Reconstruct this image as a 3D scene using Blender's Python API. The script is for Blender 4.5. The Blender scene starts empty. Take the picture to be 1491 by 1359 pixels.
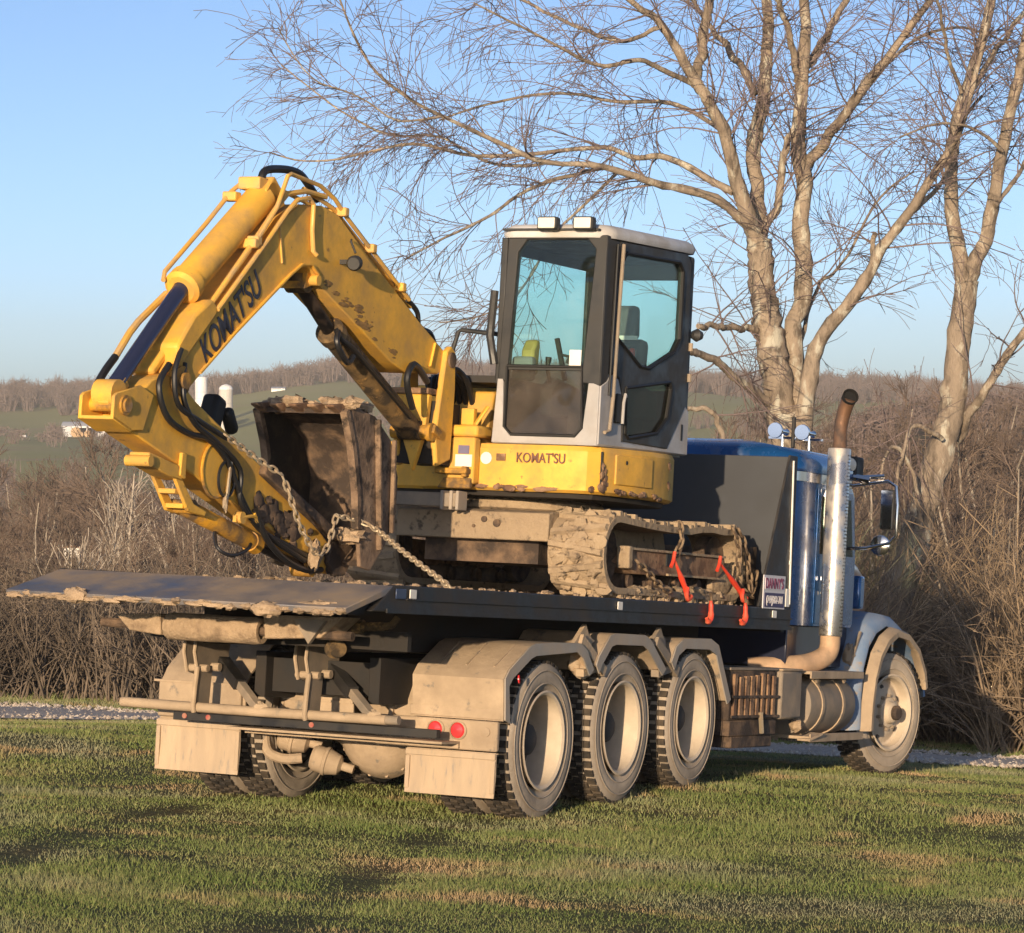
import bpy, math, random
import numpy as np
from mathutils import Matrix, Vector
R_ = math.radians
random.seed(7); rng = np.random.default_rng(7)
SC = bpy.context.scene
COL = SC.collection
PI = math.pi

# ------------------------------------------------------------------ camera, sky, sun, exposure
FPX, PW = 4720.0, 1491.0
PITCH = math.atan((679.5 - 590.0) / FPX)
cam = bpy.data.cameras.new('camera'); cam_o = bpy.data.objects.new('camera', cam); COL.objects.link(cam_o)
cam.sensor_width = 36.0; cam.lens = FPX / PW * 36.0; cam.clip_start = 0.5; cam.clip_end = 9000
cam_o.location = (0, 0, 0); cam_o.rotation_euler = (PI / 2 - PITCH, 0, 0)
SC.camera = cam_o

SUN_EL = R_(9.2)
SUN_AZ = math.atan2(-0.24, -0.971)            # direction towards the sun in x,y: behind the camera, a little left
sx, sy = math.sin(SUN_AZ) , math.cos(SUN_AZ)
world = bpy.data.worlds.new('World'); SC.world = world; world.use_nodes = True
wn = world.node_tree.nodes; wl = world.node_tree.links
bg = wn['Background']; sky = wn.new('ShaderNodeTexSky'); sky.sky_type = 'NISHITA'; sky.sun_disc = False
sky.sun_elevation = SUN_EL; sky.sun_rotation = math.atan2(sx, sy) % (2 * PI)
sky.altitude = 250; sky.air_density = 0.42; sky.dust_density = 0.85; sky.ozone_density = 1.4
wl.new(sky.outputs[0], bg.inputs[0]); bg.inputs[1].default_value = 0.15
sun = bpy.data.lights.new('sun', 'SUN'); sun.energy = 5.0; sun.angle = R_(0.6); sun.color = (1.0, 0.76, 0.50)
sun_o = bpy.data.objects.new('sun', sun); COL.objects.link(sun_o)
to_sun = Vector((sx * math.cos(SUN_EL), sy * math.cos(SUN_EL), math.sin(SUN_EL)))
sun_o.rotation_euler = to_sun.to_track_quat('Z', 'Y').to_euler(); sun_o.location = to_sun * 60
SC.view_settings.view_transform = 'Standard'; SC.view_settings.look = 'None'
SC.view_settings.exposure = 0.25; SC.view_settings.gamma = 1.0
SC.cycles.max_bounces = 6; SC.cycles.transparent_max_bounces = 12

# ------------------------------------------------------------------ frames
def cam2w(v):
    x, y, z = v
    return Vector((x, y * math.cos(PITCH) + z * math.sin(PITCH), -y * math.sin(PITCH) + z * math.cos(PITCH)))
def px(x, y, d):                               # the point d metres away along a direction of the photograph (used to lay out trees, farm)
    return cam2w(((x - 745.5) / FPX * d, d, -(y - 679.5) / FPX * d))
up = Vector((.0526, .0423, 1)).normalized(); fw = Vector((.469, 1, -.0669)); fw = (fw - up * fw.dot(up)).normalized()
lf = up.cross(fw)
O_c = Vector(((785 - 745.5) / FPX * 21.3, 21.3, -(1195 - 679.5) / FPX * 21.3)) + lf * 1.2
f_w, l_w, u_w, O_w = cam2w(fw), cam2w(lf), cam2w(up), cam2w(O_c)
T = Matrix(((f_w.x, l_w.x, u_w.x, O_w.x), (f_w.y, l_w.y, u_w.y, O_w.y), (f_w.z, l_w.z, u_w.z, O_w.z), (0, 0, 0, 1)))

# ------------------------------------------------------------------ materials
MATS = {}
def pmat(name, col, rough=.6, metal=0.0, var=.18, vscale=3.0, dirt=None, dscale=3.0, damt=.5, dsoft=.12, drough=.95,
         dirt2=None, d2scale=9.0, d2amt=.3, bump=0.0, bscale=40.0, coat=0.0, spec=.5, stretch=None):
    m = bpy.data.materials.new(name); m.use_nodes = True; MATS[name] = m
    n = m.node_tree.nodes; l = m.node_tree.links; b = n['Principled BSDF']
    b.inputs['Roughness'].default_value = rough; b.inputs['Metallic'].default_value = metal
    b.inputs['Coat Weight'].default_value = coat; b.inputs['Specular IOR Level'].default_value = spec
    tc = n.new('ShaderNodeTexCoord'); vec = tc.outputs['Object']
    if stretch:
        mp = n.new('ShaderNodeMapping'); mp.inputs['Scale'].default_value = stretch; l.new(vec, mp.inputs[0]); vec = mp.outputs[0]
    def noise(scale, detail=6):
        t = n.new('ShaderNodeTexNoise'); t.inputs['Scale'].default_value = scale; t.inputs['Detail'].default_value = detail
        t.inputs['Roughness'].default_value = .62; l.new(vec, t.inputs['Vector']); return t.outputs['Fac']
    def mix(fac, a, bb):
        x = n.new('ShaderNodeMix'); x.data_type = 'RGBA'; l.new(fac, x.inputs[0])
        for s, v in ((6, a), (7, bb)):
            if isinstance(v, tuple): x.inputs[s].default_value = (*v[:3], 1)
            else: l.new(v, x.inputs[s])
        return x.outputs[2]
    def ramp(fac, lo, hi):
        r = n.new('ShaderNodeMapRange'); r.inputs[1].default_value = lo; r.inputs[2].default_value = hi; l.new(fac, r.inputs[0]); return r.outputs[0]
    lo = tuple(c * (1 - var) for c in col); hi = tuple(min(1, c * (1 + var)) for c in col)
    c = mix(ramp(noise(vscale), .3, .7), lo, hi)
    rgh = None
    if dirt:
        f = ramp(noise(dscale), .5 - (damt - .5) * .5 - dsoft, .5 - (damt - .5) * .5 + dsoft)
        c = mix(f, c, dirt)
        mm = n.new('ShaderNodeMapRange'); mm.inputs[3].default_value = rough; mm.inputs[4].default_value = drough; l.new(f, mm.inputs[0])
        l.new(mm.outputs[0], b.inputs['Roughness'])
        if metal > 0:
            m2 = n.new('ShaderNodeMapRange'); m2.inputs[3].default_value = metal; m2.inputs[4].default_value = 0; l.new(f, m2.inputs[0]); l.new(m2.outputs[0], b.inputs['Metallic'])
    if dirt2:
        f2 = ramp(noise(d2scale, 8), .5 - (d2amt - .5) * .5 - .05, .5 - (d2amt - .5) * .5 + .05)
        c = mix(f2, c, dirt2)
    l.new(c, b.inputs['Base Color'])
    if bump:
        bp = n.new('ShaderNodeBump'); bp.inputs['Strength'].default_value = bump; bp.inputs['Distance'].default_value = .02
        l.new(noise(bscale, 8), bp.inputs['Height']); l.new(bp.outputs[0], b.inputs['Normal'])
    return m
MUD = (.40, .29, .185); MUDD = (.20, .14, .09); DUST = (.33, .26, .19)
pmat('yellow', (.76, .42, .055), .55, var=.14, dirt=(.50, .30, .09), dscale=3.5, damt=.40, dsoft=.12, dirt2=(.17, .10, .05), d2scale=11, d2amt=.12, bump=.10, bscale=22, spec=.35)
pmat('yellow_dirty', (.66, .33, .025), .5, dirt=(.15, .095, .045), dscale=5, damt=.50, dsoft=.1, dirt2=(.30, .19, .10), d2scale=9, d2amt=.25, bump=.15, bscale=25)
pmat('yellow_pipe', (.78, .44, .08), .45, dirt=(.5, .33, .15), dscale=6, damt=.45)
pmat('blue_paint', (.010, .085, .26), .25, metal=.35, coat=.7, dirt=(.10, .13, .20), dscale=5, damt=.18)
pmat('blue_dusty', (.09, .20, .38), .5, dirt=(.30, .34, .40), dscale=4, damt=.55, dsoft=.25, dirt2=(.34, .28, .22), d2scale=8, d2amt=.28, bump=.05)
pmat('navy', (.010, .014, .035), .3, coat=.5)
pmat('black_steel', (.012, .0125, .014), .45, dirt=(.06, .05, .04), dscale=4, damt=.32, dsoft=.2, bump=.05)
pmat('black_paint', (.012, .012, .013), .4, dirt=(.04, .035, .03), dscale=5, damt=.35, dsoft=.2)
pmat('frame_black', (.010, .010, .010), .7, dirt=(.035, .027, .02), dscale=3, damt=.5, dsoft=.2, bump=.1)
pmat('deck_steel', (.16, .15, .15), .42, metal=.2, dirt=(.36, .25, .14), dscale=2.5, damt=.42, dsoft=.15, bump=.1, bscale=30)
pmat('tail_steel', (.17, .19, .23), .38, metal=.7, dirt=(.33, .245, .16), dscale=1.6, damt=.46, dsoft=.16, bump=.05, bscale=14)
pmat('mud', MUD, .95, var=.2, vscale=6, dirt=MUDD, dscale=9, damt=.28, bump=.8, bscale=35)
pmat('mud_panel', (.46, .35, .235), .85, var=.16, vscale=2.5, dirt=(.33, .25, .17), dscale=4.5, damt=.50, dsoft=.16, dirt2=(.17, .155, .135), d2scale=8, d2amt=.20, bump=.25, bscale=26)
pmat('flap', (.50, .38, .255), .85, var=.14, vscale=2, dirt=(.40, .31, .22), dscale=5.0, damt=.5, dsoft=.2, dirt2=(.30, .26, .215), d2scale=10, d2amt=.22, bump=.15, stretch=(1, 2.6, .5))
pmat('fender_lip', (.30, .28, .25), .6, dirt=(.42, .33, .24), dscale=4, damt=.4, dsoft=.2)
pmat('plate_grey', (.22, .185, .145), .75, dirt=(.38, .29, .2), dscale=5, damt=.35, dsoft=.2, bump=.1)
pmat('tyre', (.16, .135, .11), .95, dirt=(.46, .38, .29), dscale=3.2, damt=.80, dsoft=.30, bump=.25, bscale=30)
pmat('tread', (.022, .02, .018), .9, dirt=(.12, .09, .06), dscale=6, damt=.36, dsoft=.2, bump=.2)
pmat('rim', (.62, .52, .39), .6, dirt=(.42, .34, .25), dscale=4, damt=.45, dsoft=.25, bump=.05)
pmat('dish', (.030, .028, .028), .8, dirt=(.10, .085, .07), dscale=5, damt=.4, dsoft=.2)  # dusty near-black; the shade deep in the wheels is put into the colour
pmat('chrome', (.72, .70, .68), .12, metal=1, var=.03)
pmat('stack_alu', (.70, .66, .60), .26, metal=.92, dirt=(.40, .33, .25), dscale=5, damt=.18, dsoft=.2, bump=.05)
pmat('stack_rust', (.22, .12, .07), .5, metal=.5, dirt=(.06, .045, .04), dscale=5, damt=.4)
pmat('pipe_tan', (.50, .33, .20), .6, dirt=(.36, .25, .16), dscale=8, damt=.4)
pmat('soot', (.006, .006, .006), .9)
pmat('rust', (.17, .095, .055), .9, dirt=(.34, .21, .12), dscale=6, damt=.5, dsoft=.1, dirt2=(.06, .04, .03), d2scale=10, d2amt=.3, bump=.5, bscale=30)
pmat('bucket_shade', (.020, .016, .013), .9, dirt=(.07, .05, .035), dscale=5, damt=.30, dsoft=.12, bump=.4, bscale=25)  # near-black colour carries the shade inside the bucket
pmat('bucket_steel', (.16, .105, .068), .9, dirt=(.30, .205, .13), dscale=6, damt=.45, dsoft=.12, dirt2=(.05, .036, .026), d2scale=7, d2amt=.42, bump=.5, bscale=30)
pmat('boom_grime', (.34, .19, .055), .8, var=.3, vscale=9, dirt=(.22, .13, .05), dscale=14, damt=.5)
pmat('rust_dark', (.05, .035, .027), .85, dirt=(.20, .13, .08), dscale=6, damt=.38, dsoft=.12, bump=.4, bscale=30)
pmat('track_mud', (.40, .30, .19), .95, dirt=(.27, .20, .13), dscale=6, damt=.45, dsoft=.15, dirt2=(.11, .085, .06), d2scale=12, d2amt=.24, bump=.9, bscale=24)
pmat('rubber', (.022, .021, .02), .7, dirt=(.08, .06, .045), dscale=6, damt=.35, dsoft=.2)
pmat('hose', (.014, .014, .015), .45)
pmat('cyl_rod_blue', (.035, .045, .10), .22, metal=.4, var=.05)
pmat('cyl_rod_dark', (.03, .028, .03), .3, metal=.7, dirt=(.08, .05, .03), dscale=6, damt=.35)
pmat('cyl_mud', (.20, .125, .05), .7, dirt=(.05, .035, .02), dscale=7, damt=.5, dsoft=.08, dirt2=(.38, .22, .07), d2scale=10, d2amt=.26, bump=.3, bscale=20)
pmat('cab_grey', (.40, .39, .385), .45, dirt=(.33, .30, .27), dscale=4, damt=.3, dsoft=.2)
pmat('cab_roof', (.56, .55, .54), .45, dirt=(.42, .38, .33), dscale=4, damt=.35, dsoft=.2)
pmat('cab_black', (.022, .023, .024), .42, dirt=(.05, .047, .043), dscale=5, damt=.35, dsoft=.2)
pmat('seal', (.008, .008, .008), .6)
pmat('seat_grey', (.10, .105, .105), .9, bump=.1)
pmat('interior', (.20, .21, .20), .8)
pmat('interior_yellow', (.42, .33, .08), .6)
pmat('lamp_glass', (.75, .70, .60), .25, var=.05, coat=.4)
pmat('red_paint', (.75, .06, .025), .45, dirt=(.45, .12, .06), dscale=9, damt=.35)
pmat('red_lens', (.80, .045, .05), .25, var=.05, coat=.5)
pmat('red_dirty', (.42, .06, .05), .5, dirt=(.35, .2, .14), dscale=20, damt=.5)
pmat('amber_lens', (.75, .30, .12), .4, dirt=(.5, .33, .2), damt=.5)
pmat('white_mark', (.78, .74, .66), .5, var=.05)
pmat('blue_mark', (.03, .05, .11), .3, var=.05)
pmat('sticker_white', (.78, .75, .68), .6, var=.08)
pmat('sticker_blue', (.16, .15, .25), .6, var=.2)
pmat('letter_navy', (.018, .018, .035), .5, var=.1)
pmat('letter_faded', (.16, .075, .05), .6, var=.3, vscale=30)
pmat('sign_white', (.62, .60, .62), .5, var=.05)
pmat('sign_blue', (.05, .04, .11), .5, var=.1)
pmat('sign_red', (.20, .05, .10), .5, var=.1)
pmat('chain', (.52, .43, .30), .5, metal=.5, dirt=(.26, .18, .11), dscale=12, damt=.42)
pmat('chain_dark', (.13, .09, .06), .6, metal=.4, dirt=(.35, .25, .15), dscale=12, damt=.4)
pmat('headboard_steel', (.040, .046, .056), .5, dirt=(.055, .057, .062), dscale=2, damt=.4, dsoft=.3)
pmat('bark', (.275, .22, .165), .95, var=.3, vscale=3, dirt=(.12, .095, .072), dscale=7, damt=.38, dsoft=.07, dirt2=(.44, .41, .33), d2scale=6, d2amt=.30, bump=1.0, bscale=30, stretch=(1, 1, .4))
pmat('twig', (.165, .125, .118), .9, var=.2, vscale=1.0)
pmat('wood_bark', (.29, .245, .19), .95, var=.3, vscale=.5)
pmat('pale_bark', (.42, .36, .29), .9, var=.2, vscale=2, dirt=(.2, .16, .12), dscale=5, damt=.3)
pmat('wood_twig', (.175, .128, .098), .95, var=.35, vscale=.12)
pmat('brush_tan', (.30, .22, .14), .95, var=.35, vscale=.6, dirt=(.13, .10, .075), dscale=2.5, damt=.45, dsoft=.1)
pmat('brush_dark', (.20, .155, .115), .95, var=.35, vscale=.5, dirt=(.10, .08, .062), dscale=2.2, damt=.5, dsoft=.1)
pmat('far_twig', (.145, .11, .10), .95, var=.3, vscale=.02)
pmat('barn_white', (.75, .75, .76), .6, var=.05)
pmat('barn_roof', (.46, .48, .52), .45, var=.08)
pmat('barn_dark', (.03, .03, .032), .9)
pmat('barn_red', (.30, .04, .05), .8)
pmat('silo_grey', (.55, .52, .48), .8, var=.1)
pmat('hay', (.50, .34, .19), .95, var=.15)
pmat('gravel', (.46, .385, .31), .95, var=.2, vscale=3, dirt=(.40, .32, .25), dscale=1.3, damt=.4, dsoft=.25, dirt2=(.62, .56, .48), d2scale=22, d2amt=.45, bump=.8, bscale=22)
def glass_mat(name, tint, refl=.10, dust=0.0, dcol=(.3, .26, .22)):
    m = bpy.data.materials.new(name); m.use_nodes = True; MATS[name] = m
    n = m.node_tree.nodes; l = m.node_tree.links; n.remove(n['Principled BSDF']); out = n['Material Output']
    tr = n.new('ShaderNodeBsdfTransparent'); tr.inputs[0].default_value = (*tint, 1)
    gl = n.new('ShaderNodeBsdfGlossy'); gl.inputs['Roughness'].default_value = .03
    lw = n.new('ShaderNodeLayerWeight'); lw.inputs[0].default_value = .5; pw = n.new('ShaderNodeMath'); pw.operation = 'POWER'; pw.inputs[1].default_value = 5; l.new(lw.outputs['Facing'], pw.inputs[0])
    fr = n.new('ShaderNodeMath'); fr.operation = 'MULTIPLY_ADD'; fr.inputs[1].default_value = .5; fr.inputs[2].default_value = .03; l.new(pw.outputs[0], fr.inputs[0])
    mx = n.new('ShaderNodeMixShader'); l.new(fr.outputs[0], mx.inputs[0]); l.new(tr.outputs[0], mx.inputs[1]); l.new(gl.outputs[0], mx.inputs[2])
    last = mx
    if dust:
        df = n.new('ShaderNodeBsdfDiffuse'); df.inputs[0].default_value = (*dcol, 1)
        tc = n.new('ShaderNodeTexCoord'); nz = n.new('ShaderNodeTexNoise'); nz.inputs['Scale'].default_value = 6; nz.inputs['Detail'].default_value = 8
        l.new(tc.outputs['Object'], nz.inputs['Vector'])
        r = n.new('ShaderNodeMapRange'); r.inputs[1].default_value = .3; r.inputs[2].default_value = .75; r.inputs[3].default_value = dust * .35; r.inputs[4].default_value = dust; l.new(nz.outputs['Fac'], r.inputs[0])
        m2 = n.new('ShaderNodeMixShader'); l.new(r.outputs[0], m2.inputs[0]); l.new(last.outputs[0], m2.inputs[1]); l.new(df.outputs[0], m2.inputs[2]); last = m2
    l.new(last.outputs[0], out.inputs[0]); return m
glass_mat('glass', (.86, .965, .945), dust=.02, dcol=(.30, .36, .36))
glass_mat('glass_dirty', (.55, .60, .58), dust=.36, dcol=(.20, .165, .14))
glass_mat('glass_green', (.30, .40, .33), dust=.10)

# ------------------------------------------------------------------ mesh helpers
BASE = {}
def frame_of(d):
    d = Vector(d).normalized(); a = Vector((0, 0, 1)) if abs(d.z) < .9 else Vector((1, 0, 0))
    s = d.cross(a).normalized(); return s, d.cross(s).normalized()
class B:
    def __init__(s): s.v = []; s.f = []
    def add(s, v, f):
        o = len(s.v); s.v += [tuple(p) for p in v]; s.f += [tuple(i + o for i in q) for q in f]; return s
    def box(s, x0, x1, y0, y1, z0, z1, M=None):
        v = [Vector(p) for p in ((x0,y0,z0),(x1,y0,z0),(x1,y1,z0),(x0,y1,z0),(x0,y0,z1),(x1,y0,z1),(x1,y1,z1),(x0,y1,z1))]
        if M is not None: v = [M @ p for p in v]
        return s.add(v, [(0,3,2,1),(4,5,6,7),(0,1,5,4),(1,2,6,5),(2,3,7,6),(3,0,4,7)])
    def bar(s, p0, p1, w, h, upv=(0, 0, 1)):       # rectangular bar between two points
        p0 = Vector(p0); p1 = Vector(p1); d = (p1 - p0).normalized(); a = d.cross(Vector(upv)).normalized(); b = a.cross(d)
        v = []
        for p in (p0, p1):
            for i, j in ((-1,-1),(1,-1),(1,1),(-1,1)): v.append(p + a * (i * w / 2) + b * (j * h / 2))
        return s.add(v, [(0,1,2,3),(7,6,5,4),(0,4,5,1),(1,5,6,2),(2,6,7,3),(3,7,4,0)])
    def prism(s, poly, ax, a, b):                   # polygon (u,v) extruded along an axis; ax y: (x,z); x: (y,z); z: (x,y)
        k = len(poly)
        def P(q, t): return (q[0], t, q[1]) if ax == 'y' else ((t, q[0], q[1]) if ax == 'x' else (q[0], q[1], t))
        v = [P(q, a) for q in poly] + [P(q, b) for q in poly]
        f = [tuple(range(k))[::-1], tuple(range(k, 2 * k))] + [(i, (i + 1) % k, k + (i + 1) % k, k + i) for i in range(k)]
        return s.add(v, f)
    def sheet(s, path, th, ax, a, b):               # thin bent sheet: open 2d path with thickness, extruded
        L = []; Rr = []
        for i, p in enumerate(path):
            q0 = path[max(i - 1, 0)]; q1 = path[min(i + 1, len(path) - 1)]
            dx, dy = q1[0] - q0[0], q1[1] - q0[1]; n = math.hypot(dx, dy) or 1
            L.append((p[0] - dy / n * th / 2, p[1] + dx / n * th / 2)); Rr.append((p[0] + dy / n * th / 2, p[1] - dx / n * th / 2))
        k = len(path)
        def P(q, t): return (q[0], t, q[1]) if ax == 'y' else ((t, q[0], q[1]) if ax == 'x' else (q[0], q[1], t))
        v = [P(q, t) for t in (a, b) for q in L] + [P(q, t) for t in (a, b) for q in Rr]
        f = []
        for i in range(k - 1):
            f += [(i, i+1, k+i+1, k+i), (2*k+i, 3*k+i, 3*k+i+1, 2*k+i+1), (i, 2*k+i, 2*k+i+1, i+1), (k+i, k+i+1, 3*k+i+1, 3*k+i)]
        f += [(0, k, 3*k, 2*k), (k-1, 3*k-1, 4*k-1, 2*k-1)]
        return s.add(v, f)
    def cyl(s, p0, p1, r0, r1=None, n=16, cap=True):
        r1 = r0 if r1 is None else r1; p0 = Vector(p0); p1 = Vector(p1); a, b = frame_of(p1 - p0)
        v = []
        for p, r in ((p0, r0), (p1, r1)):
            for i in range(n):
                t = 2 * PI * i / n; v.append(p + a * (math.cos(t) * r) + b * (math.sin(t) * r))
        f = [(i, (i + 1) % n, n + (i + 1) % n, n + i) for i in range(n)]
        if cap: f += [tuple(range(n))[::-1], tuple(range(n, 2 * n))]
        return s.add(v, f)
    def lathe(s, prof, p0, d, n=28, closed=False):  # prof: (radius, distance along d)
        p0 = Vector(p0); d = Vector(d).normalized(); a, b = frame_of(d); v = []; k = len(prof)
        for r, t in prof:
            for i in range(n):
                w = 2 * PI * i / n; v.append(p0 + d * t + a * (math.cos(w) * r) + b * (math.sin(w) * r))
        f = []
        for j in range(k if closed else k - 1):
            j2 = (j + 1) % k
            for i in range(n): f.append((j*n+i, j*n+(i+1)%n, j2*n+(i+1)%n, j2*n+i))
        return s.add(v, f)
    def tube(s, path, r, n=8, sub=0):
        P = [Vector(p) for p in path]
        if sub:                                      # Catmull-Rom
            Q = []
            for i in range(len(P) - 1):
                a, b, c, d = P[max(i-1,0)], P[i], P[i+1], P[min(i+2,len(P)-1)]
                for k in range(sub):
                    t = k / sub; Q.append(.5*((2*b)+(c-a)*t+(2*a-5*b+4*c-d)*t*t+(3*b-a-3*c+d)*t**3))
            P = Q + [P[-1]]
        rr = r if isinstance(r, (list, tuple)) else [r] * len(P)
        if len(rr) != len(P): rr = [rr[min(int(i / max(len(P)-1,1) * (len(rr)-1) + .5), len(rr)-1)] for i in range(len(P))]
        v = []; a = None
        for i, p in enumerate(P):
            d = (P[min(i+1,len(P)-1)] - P[max(i-1,0)]).normalized()
            if a is None: a, b = frame_of(d)
            else: a = (a - d * a.dot(d)).normalized(); b = d.cross(a)
            for k in range(n):
                t = 2*PI*k/n; v.append(p + a*(math.cos(t)*rr[i]) + b*(math.sin(t)*rr[i]))
        f = [(i*n+k, i*n+(k+1)%n, (i+1)*n+(k+1)%n, (i+1)*n+k) for i in range(len(P)-1) for k in range(n)]
        f += [tuple(range(n))[::-1], tuple(range((len(P)-1)*n, len(P)*n))]
        return s.add(v, f)
    def blob(s, c, r, seed=0, n=8, m=6, amp=.35):
        rnd = random.Random(seed); v = []; f = []
        for j in range(m + 1):
            for i in range(n):
                t = PI * j / m; w = 2 * PI * i / n; k = 1 + amp * (rnd.random() - .5) * 2
                v.append((c[0] + r[0]*k*math.sin(t)*math.cos(w), c[1] + r[1]*k*math.sin(t)*math.sin(w), c[2] + r[2]*k*math.cos(t)))
        for j in range(m):
            for i in range(n): f.append((j*n+i, (j+1)*n+i, (j+1)*n+(i+1)%n, j*n+(i+1)%n))
        return s.add(v, f)
    def build(s, name, mat, parent=None, bevel=0.0, smooth=35, label=None, kind=None, base=None):
        me = bpy.data.meshes.new(name)
        off = base if base is not None else (BASE.get(parent.name, Vector()) if parent is not None else Vector())
        me.from_pydata([(p[0]-off[0], p[1]-off[1], p[2]-off[2]) for p in s.v], [], s.f); me.validate(); me.update()
        import bmesh
        bm = bmesh.new(); bm.from_mesh(me); bmesh.ops.recalc_face_normals(bm, faces=bm.faces); bm.to_mesh(me); bm.free()
        if smooth:
            me.polygons.foreach_set('use_smooth', [True] * len(me.polygons)); me.set_sharp_from_angle(angle=R_(smooth))
        return link(name, me, mat, parent, bevel, label, kind, off)
def link(name, me, mat, parent=None, bevel=0.0, label=None, kind=None, off=None):
    o = bpy.data.objects.new(name, me); COL.objects.link(o)
    if mat and not me.materials: me.materials.append(MATS[mat])
    if parent is not None:
        o.parent = parent
    BASE[o.name] = off if off is not None else (BASE.get(parent.name, Vector()) if parent is not None else Vector())
    if bevel:
        md = o.modifiers.new('bevel', 'BEVEL'); md.width = bevel; md.segments = 2; md.limit_method = 'ANGLE'; md.angle_limit = R_(40); md.harden_normals = False
    if label: o['label'] = label
    if kind: o['kind'] = kind
    return o
def thing(name, label, cat, base=(0, 0, 0), group=None, M=None):
    o = bpy.data.objects.new(name, None); COL.objects.link(o); o.empty_display_size = .2
    o.matrix_world = (T if M is None else M) @ Matrix.Translation(Vector(base))
    BASE[o.name] = Vector(base); o['label'] = label; o['category'] = cat
    if group: o['group'] = group
    return o
def text(body, size, M, mat, parent, name='lettering', bold=.012, depth=.002, shear=0.0, xs=1.0):
    cu = bpy.data.curves.new('txt', 'FONT'); cu.body = body; cu.size = size; cu.offset = bold * size; cu.extrude = depth
    cu.align_x = 'CENTER'; cu.align_y = 'CENTER'; cu.shear = shear
    o = bpy.data.objects.new('txt', cu); COL.objects.link(o)
    dg = bpy.context.evaluated_depsgraph_get(); dg.update()
    me = bpy.data.meshes.new_from_object(o.evaluated_get(dg)); bpy.data.objects.remove(o)
    off = BASE.get(parent.name, Vector())
    me.transform(Matrix.Translation(-off) @ M @ Matrix.Diagonal((xs, 1, 1, 1)))
    me.materials.clear()
    return link(name, me, mat, parent, off=off)
def axes(o, xa, ya):                                 # matrix with given origin, x and y axes
    xa = Vector(xa).normalized(); ya = Vector(ya); za = xa.cross(ya).normalized(); ya = za.cross(xa)
    return Matrix(((xa.x, ya.x, za.x, o[0]), (xa.y, ya.y, za.y, o[1]), (xa.z, ya.z, za.z, o[2]), (0, 0, 0, 1)))

# ------------------------------------------------------------------ ground height
def sstep(a, b, x):
    t = np.clip((x - a) / (b - a), 0, 1); return t * t * (3 - 2 * t)
VY = [-60, 34, 38, 45, 60, 100, 150, 220, 320, 450, 600, 750, 830, 900, 1000, 1150, 1250, 1400, 2500]
VZ = [2.3, -3.5, -3.75, -4.4, -6, -10, -14, -17, -18, -17.5, -16, -13.5, -11.6, -8.6, -5, 2, 5, 3, -30]
def rut(xl, yl):                                      # tyre tracks pressed into the lawn behind the truck
    c = -.38 * (np.sqrt(np.minimum(xl, 0) ** 2 + 1.0) - 1) + .05 * np.sin(xl * 1.3)
    m = np.exp(-((yl - c - .95) / .20) ** 2) + np.exp(-((yl - c + .95) / .20) ** 2)
    return m * sstep(-22, -14, xl) * (1 - sstep(-1.5, .3, xl)) * (.7 + .3 * np.sin(xl * 2.1))
def ground_z(X, Y):
    X = np.asarray(X, float); Y = np.asarray(Y, float)
    lawn = -1.417 - .0526 * X - .0613 * Y
    xl = (X - O_w.x) * f_w.x + (Y - O_w.y) * f_w.y
    lawn = lawn + np.interp(xl, [-3, -.3, .6, 2.6, 4.5, 7.3, 11, 15], [0, 0, .035, .135, .135, .118, .05, 0]) * (1 - sstep(5, 9, np.abs(-(X - O_w.x) * f_w.y + (Y - O_w.y) * f_w.x)))
    yl = -(X - O_w.x) * f_w.y + (Y - O_w.y) * f_w.x
    lawn = lawn - .012 * rut(xl, yl)
    far = np.interp(Y, VY, VZ) - .0526 * X * (1 - sstep(36, 140, Y)) * np.where(np.abs(X) > 40, 40 / np.maximum(np.abs(X), 1), 1)
    far = far + 3.5 * np.sin(X / 55 + 1.2) * sstep(700, 1100, Y) + 1.5 * np.sin(X / 23 + Y / 60) * sstep(150, 500, Y)
    q = X / np.maximum(Y, 1)
    far = far + 15 * sstep(.045, .13, q) * sstep(90, 280, Y) * (1 - sstep(520, 850, Y))
    far = far + 7 * np.exp(-((q + .055) / .03) ** 2) * sstep(950, 1200, Y)
    w = sstep(36, 42, Y)
    z = lawn * (1 - w) + far * w
    z = z + .02 * np.sin(X * 1.7 + Y * .9) * np.sin(Y * 1.3 - X * .4) * (1 - sstep(40, 60, Y)) * .6
    return z
def gz(x, y): return float(ground_z(x, y))

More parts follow.
